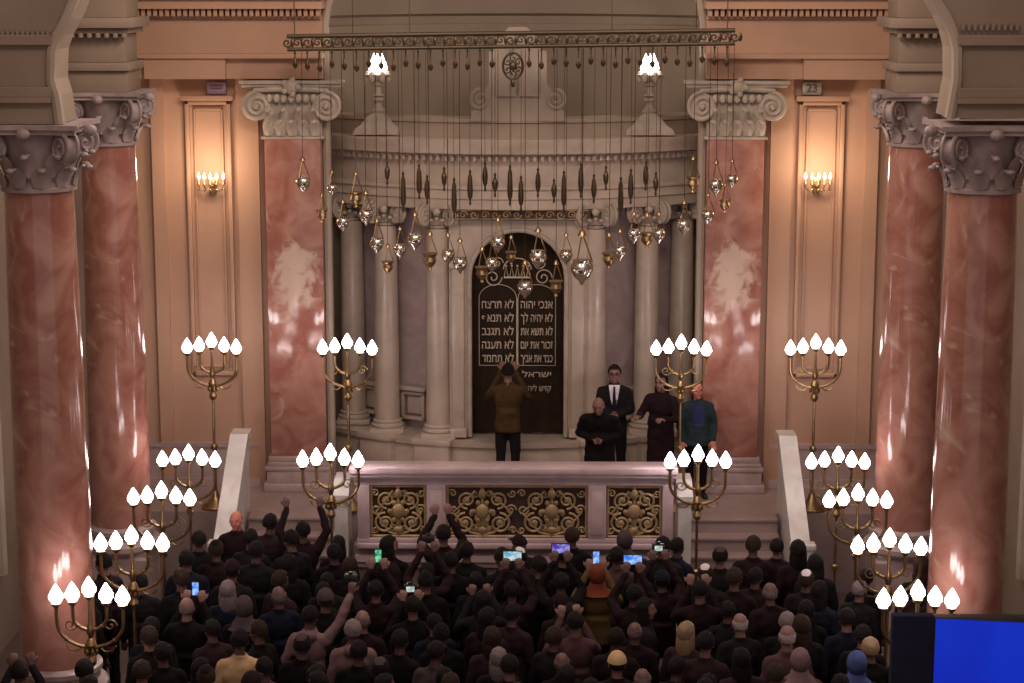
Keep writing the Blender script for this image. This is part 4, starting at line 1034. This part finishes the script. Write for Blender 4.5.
# the rest of the crowd
row = 0; y = 23.1
while y > 17.5:
    far = (y - 17.5) / 5.4
    xm = 4.7; x = -xm + random.uniform(0, .1)
    while x < xm:
        xx = x; yy = y + random.uniform(-.05, .05)
        if okspot(xx, yy, .42) and not (y > 22.4 and -0.55 < xx < 0.1) and not (xx > 3.0 and yy < 17.9) and not (yy > 22.0 and abs(xx) > 3.75):
            taken.append((xx, yy))
            pose = random.choices(['down', 'front', 'phone', 'phone_high', 'clasp'], [9, 2, 1.6, .5, 1])[0]
            if any(abs(a - xx) < .36 and 0 < b - yy < .75 for a, b in taken[:-1]): pose = 'down'
            hair = random.choices(['short', 'long', 'bald', 'scarf', 'kippah', 'cap'], [9, 4, 1.0, 1.2, 1.2, .7])[0]
            hm = random.choices(['hair_b', 'hair_br', 'hair_g'], [9, 3, .8])[0]
            if hair == 'bald': hm = 'hair_g'
            jm = random.choices(['black', 'maroon', 'charcoal', 'navy', 'plum', 'grey', 'rose'], [7, 6, 4, 1.2, 3, .8, .5])[0]
            hat = random.choice(['plum', 'maroon', 'grey', 'black']) if hair != 'kippah' else random.choice(['black', 'grey', 'shirt'])
            hd = {'short': {'hair_b': 'dark-haired', 'hair_br': 'brown-haired', 'hair_g': 'grey-haired'}[hm], 'long': {'hair_b': 'long dark-haired', 'hair_br': 'long brown-haired', 'hair_g': 'long grey-haired'}[hm],
                  'bald': 'balding', 'scarf': 'headscarfed', 'kippah': 'skullcapped', 'cap': 'capped'}[hair]
            coat = random.choice(['jacket', 'jacket', 'coat'])
            if pose in ('phone', 'phone_high', 'clasp'): coat = 'jacket'
            place(xx, yy, 0, pose, hair, coat, R(random.gauss(0, 22)), '%s person in %s' % (hd, {'rose': 'dusty rose', 'plum': 'plum'}.get(jm, jm)), random.uniform(.93, 1.03),
                  body=random.choice(['skin', 'skin2', 'skin2']), jacket=jm, trousers='black', hair=hm, hat=hat)
        x += .07
    y -= .24; row += 1
# labels by row from the back and place from the left
rows_ = {}
for q in PEOPLE:
    if q[4] == 0: rows_.setdefault(int((23.25 - q[1]) / .47), []).append(q)
for r_, lst in rows_.items():
    lst.sort(key=lambda q: q[0])
    for i, q in enumerate(lst):
        n_ = len(lst); o1 = '%s from left' % ords[i] if i < (n_ + 1) // 2 else '%s from right' % ords[n_ - 1 - i]
        short = q[3] if len(q[3].split()) <= 8 else ' '.join(q[3].split()[:8])
        q[2]['label'] = '%s, %s in crowd row %s' % (q[3] if len(q[3].split()) <= 9 else q[3], o1, ords[max(r_, 0)] + ' from back') if len(q[3].split()) <= 6 else q[3] + ' in the standing crowd'
for q in PEOPLE:
    if q[4] != 0: q[2]['label'] = q[3]
    q[2]['group'] = 'people in the crowd'

# ------------------------------------------------------------------ video screen at the lower right
p0 = at(935, 617, 17.0); p1 = at(1040, 624, 17.0)
t = thing('video_screen', 'bright blue video screen with a dark navy side panel, lower right corner', 'screen', (p0.x, 17.0, 0))
H = p0.z
bm = new(); box(bm, 0, 1.7, 0, .10, .7, H, .01); finish('cabinet', bm, 'device', t)
bm = new(); prism(bm, [(.01, .75), (1.68, .75), (1.68, H - .09), (.01, H - .015)], -.012, 0); finish('display', bm, 'screen_wall', t)
cloth('deepnavy', (0.010, 0.010, 0.028))
bm = new(); wl = p0.x - at(893, 612, 17.0).x; box(bm, -wl, 0, -.01, .10, .05, at(0, 612, 17.0).z, .01); finish('side_panel', bm, 'deepnavy', t)
for x in (.2, 1.5): bm = new(); box(bm, x - .03, x + .03, .02, .08, 0, .72, .005); box(bm, x - .05, x + .05, -.25, .35, 0, .04, .01); finish('foot', bm, 'device', t)

# ------------------------------------------------------------------ light
def point(n, loc, e, col, r=.3):
    ld = bpy.data.lights.new(n, 'POINT'); ld.energy = e; ld.color = col; ld.shadow_soft_size = r
    o = bpy.data.objects.new(n, ld); C.objects.link(o); o.location = loc
for x, y, z, e in ((-2.2, 15, 11.5, 260), (2.2, 15, 11.5, 260), (-1.9, 21.5, 9.8, 430), (1.9, 21.5, 9.8, 430)):
    point('unseen_fill_light', (x, y, z), e, (1, .82, .68), .6)  # added fill lights above the view, brightening nave and ark; no fixture modelled
w = bpy.data.worlds.new('world'); bpy.context.scene.world = w; w.use_nodes = True
w.node_tree.nodes['Background'].inputs['Color'].default_value = (1.0, .80, .72, 1)
w.node_tree.nodes['Background'].inputs['Strength'].default_value = 0.50
sc = bpy.context.scene
sc.view_settings.view_transform = 'Standard'; sc.view_settings.look = 'None'; sc.view_settings.gamma = 1; sc.view_settings.use_curve_mapping = False
sc.view_settings.exposure = 0.12
sc.cycles.use_denoising = True
sc.cycles.max_bounces = 6; sc.cycles.diffuse_bounces = 3; sc.cycles.sample_clamp_indirect = 3
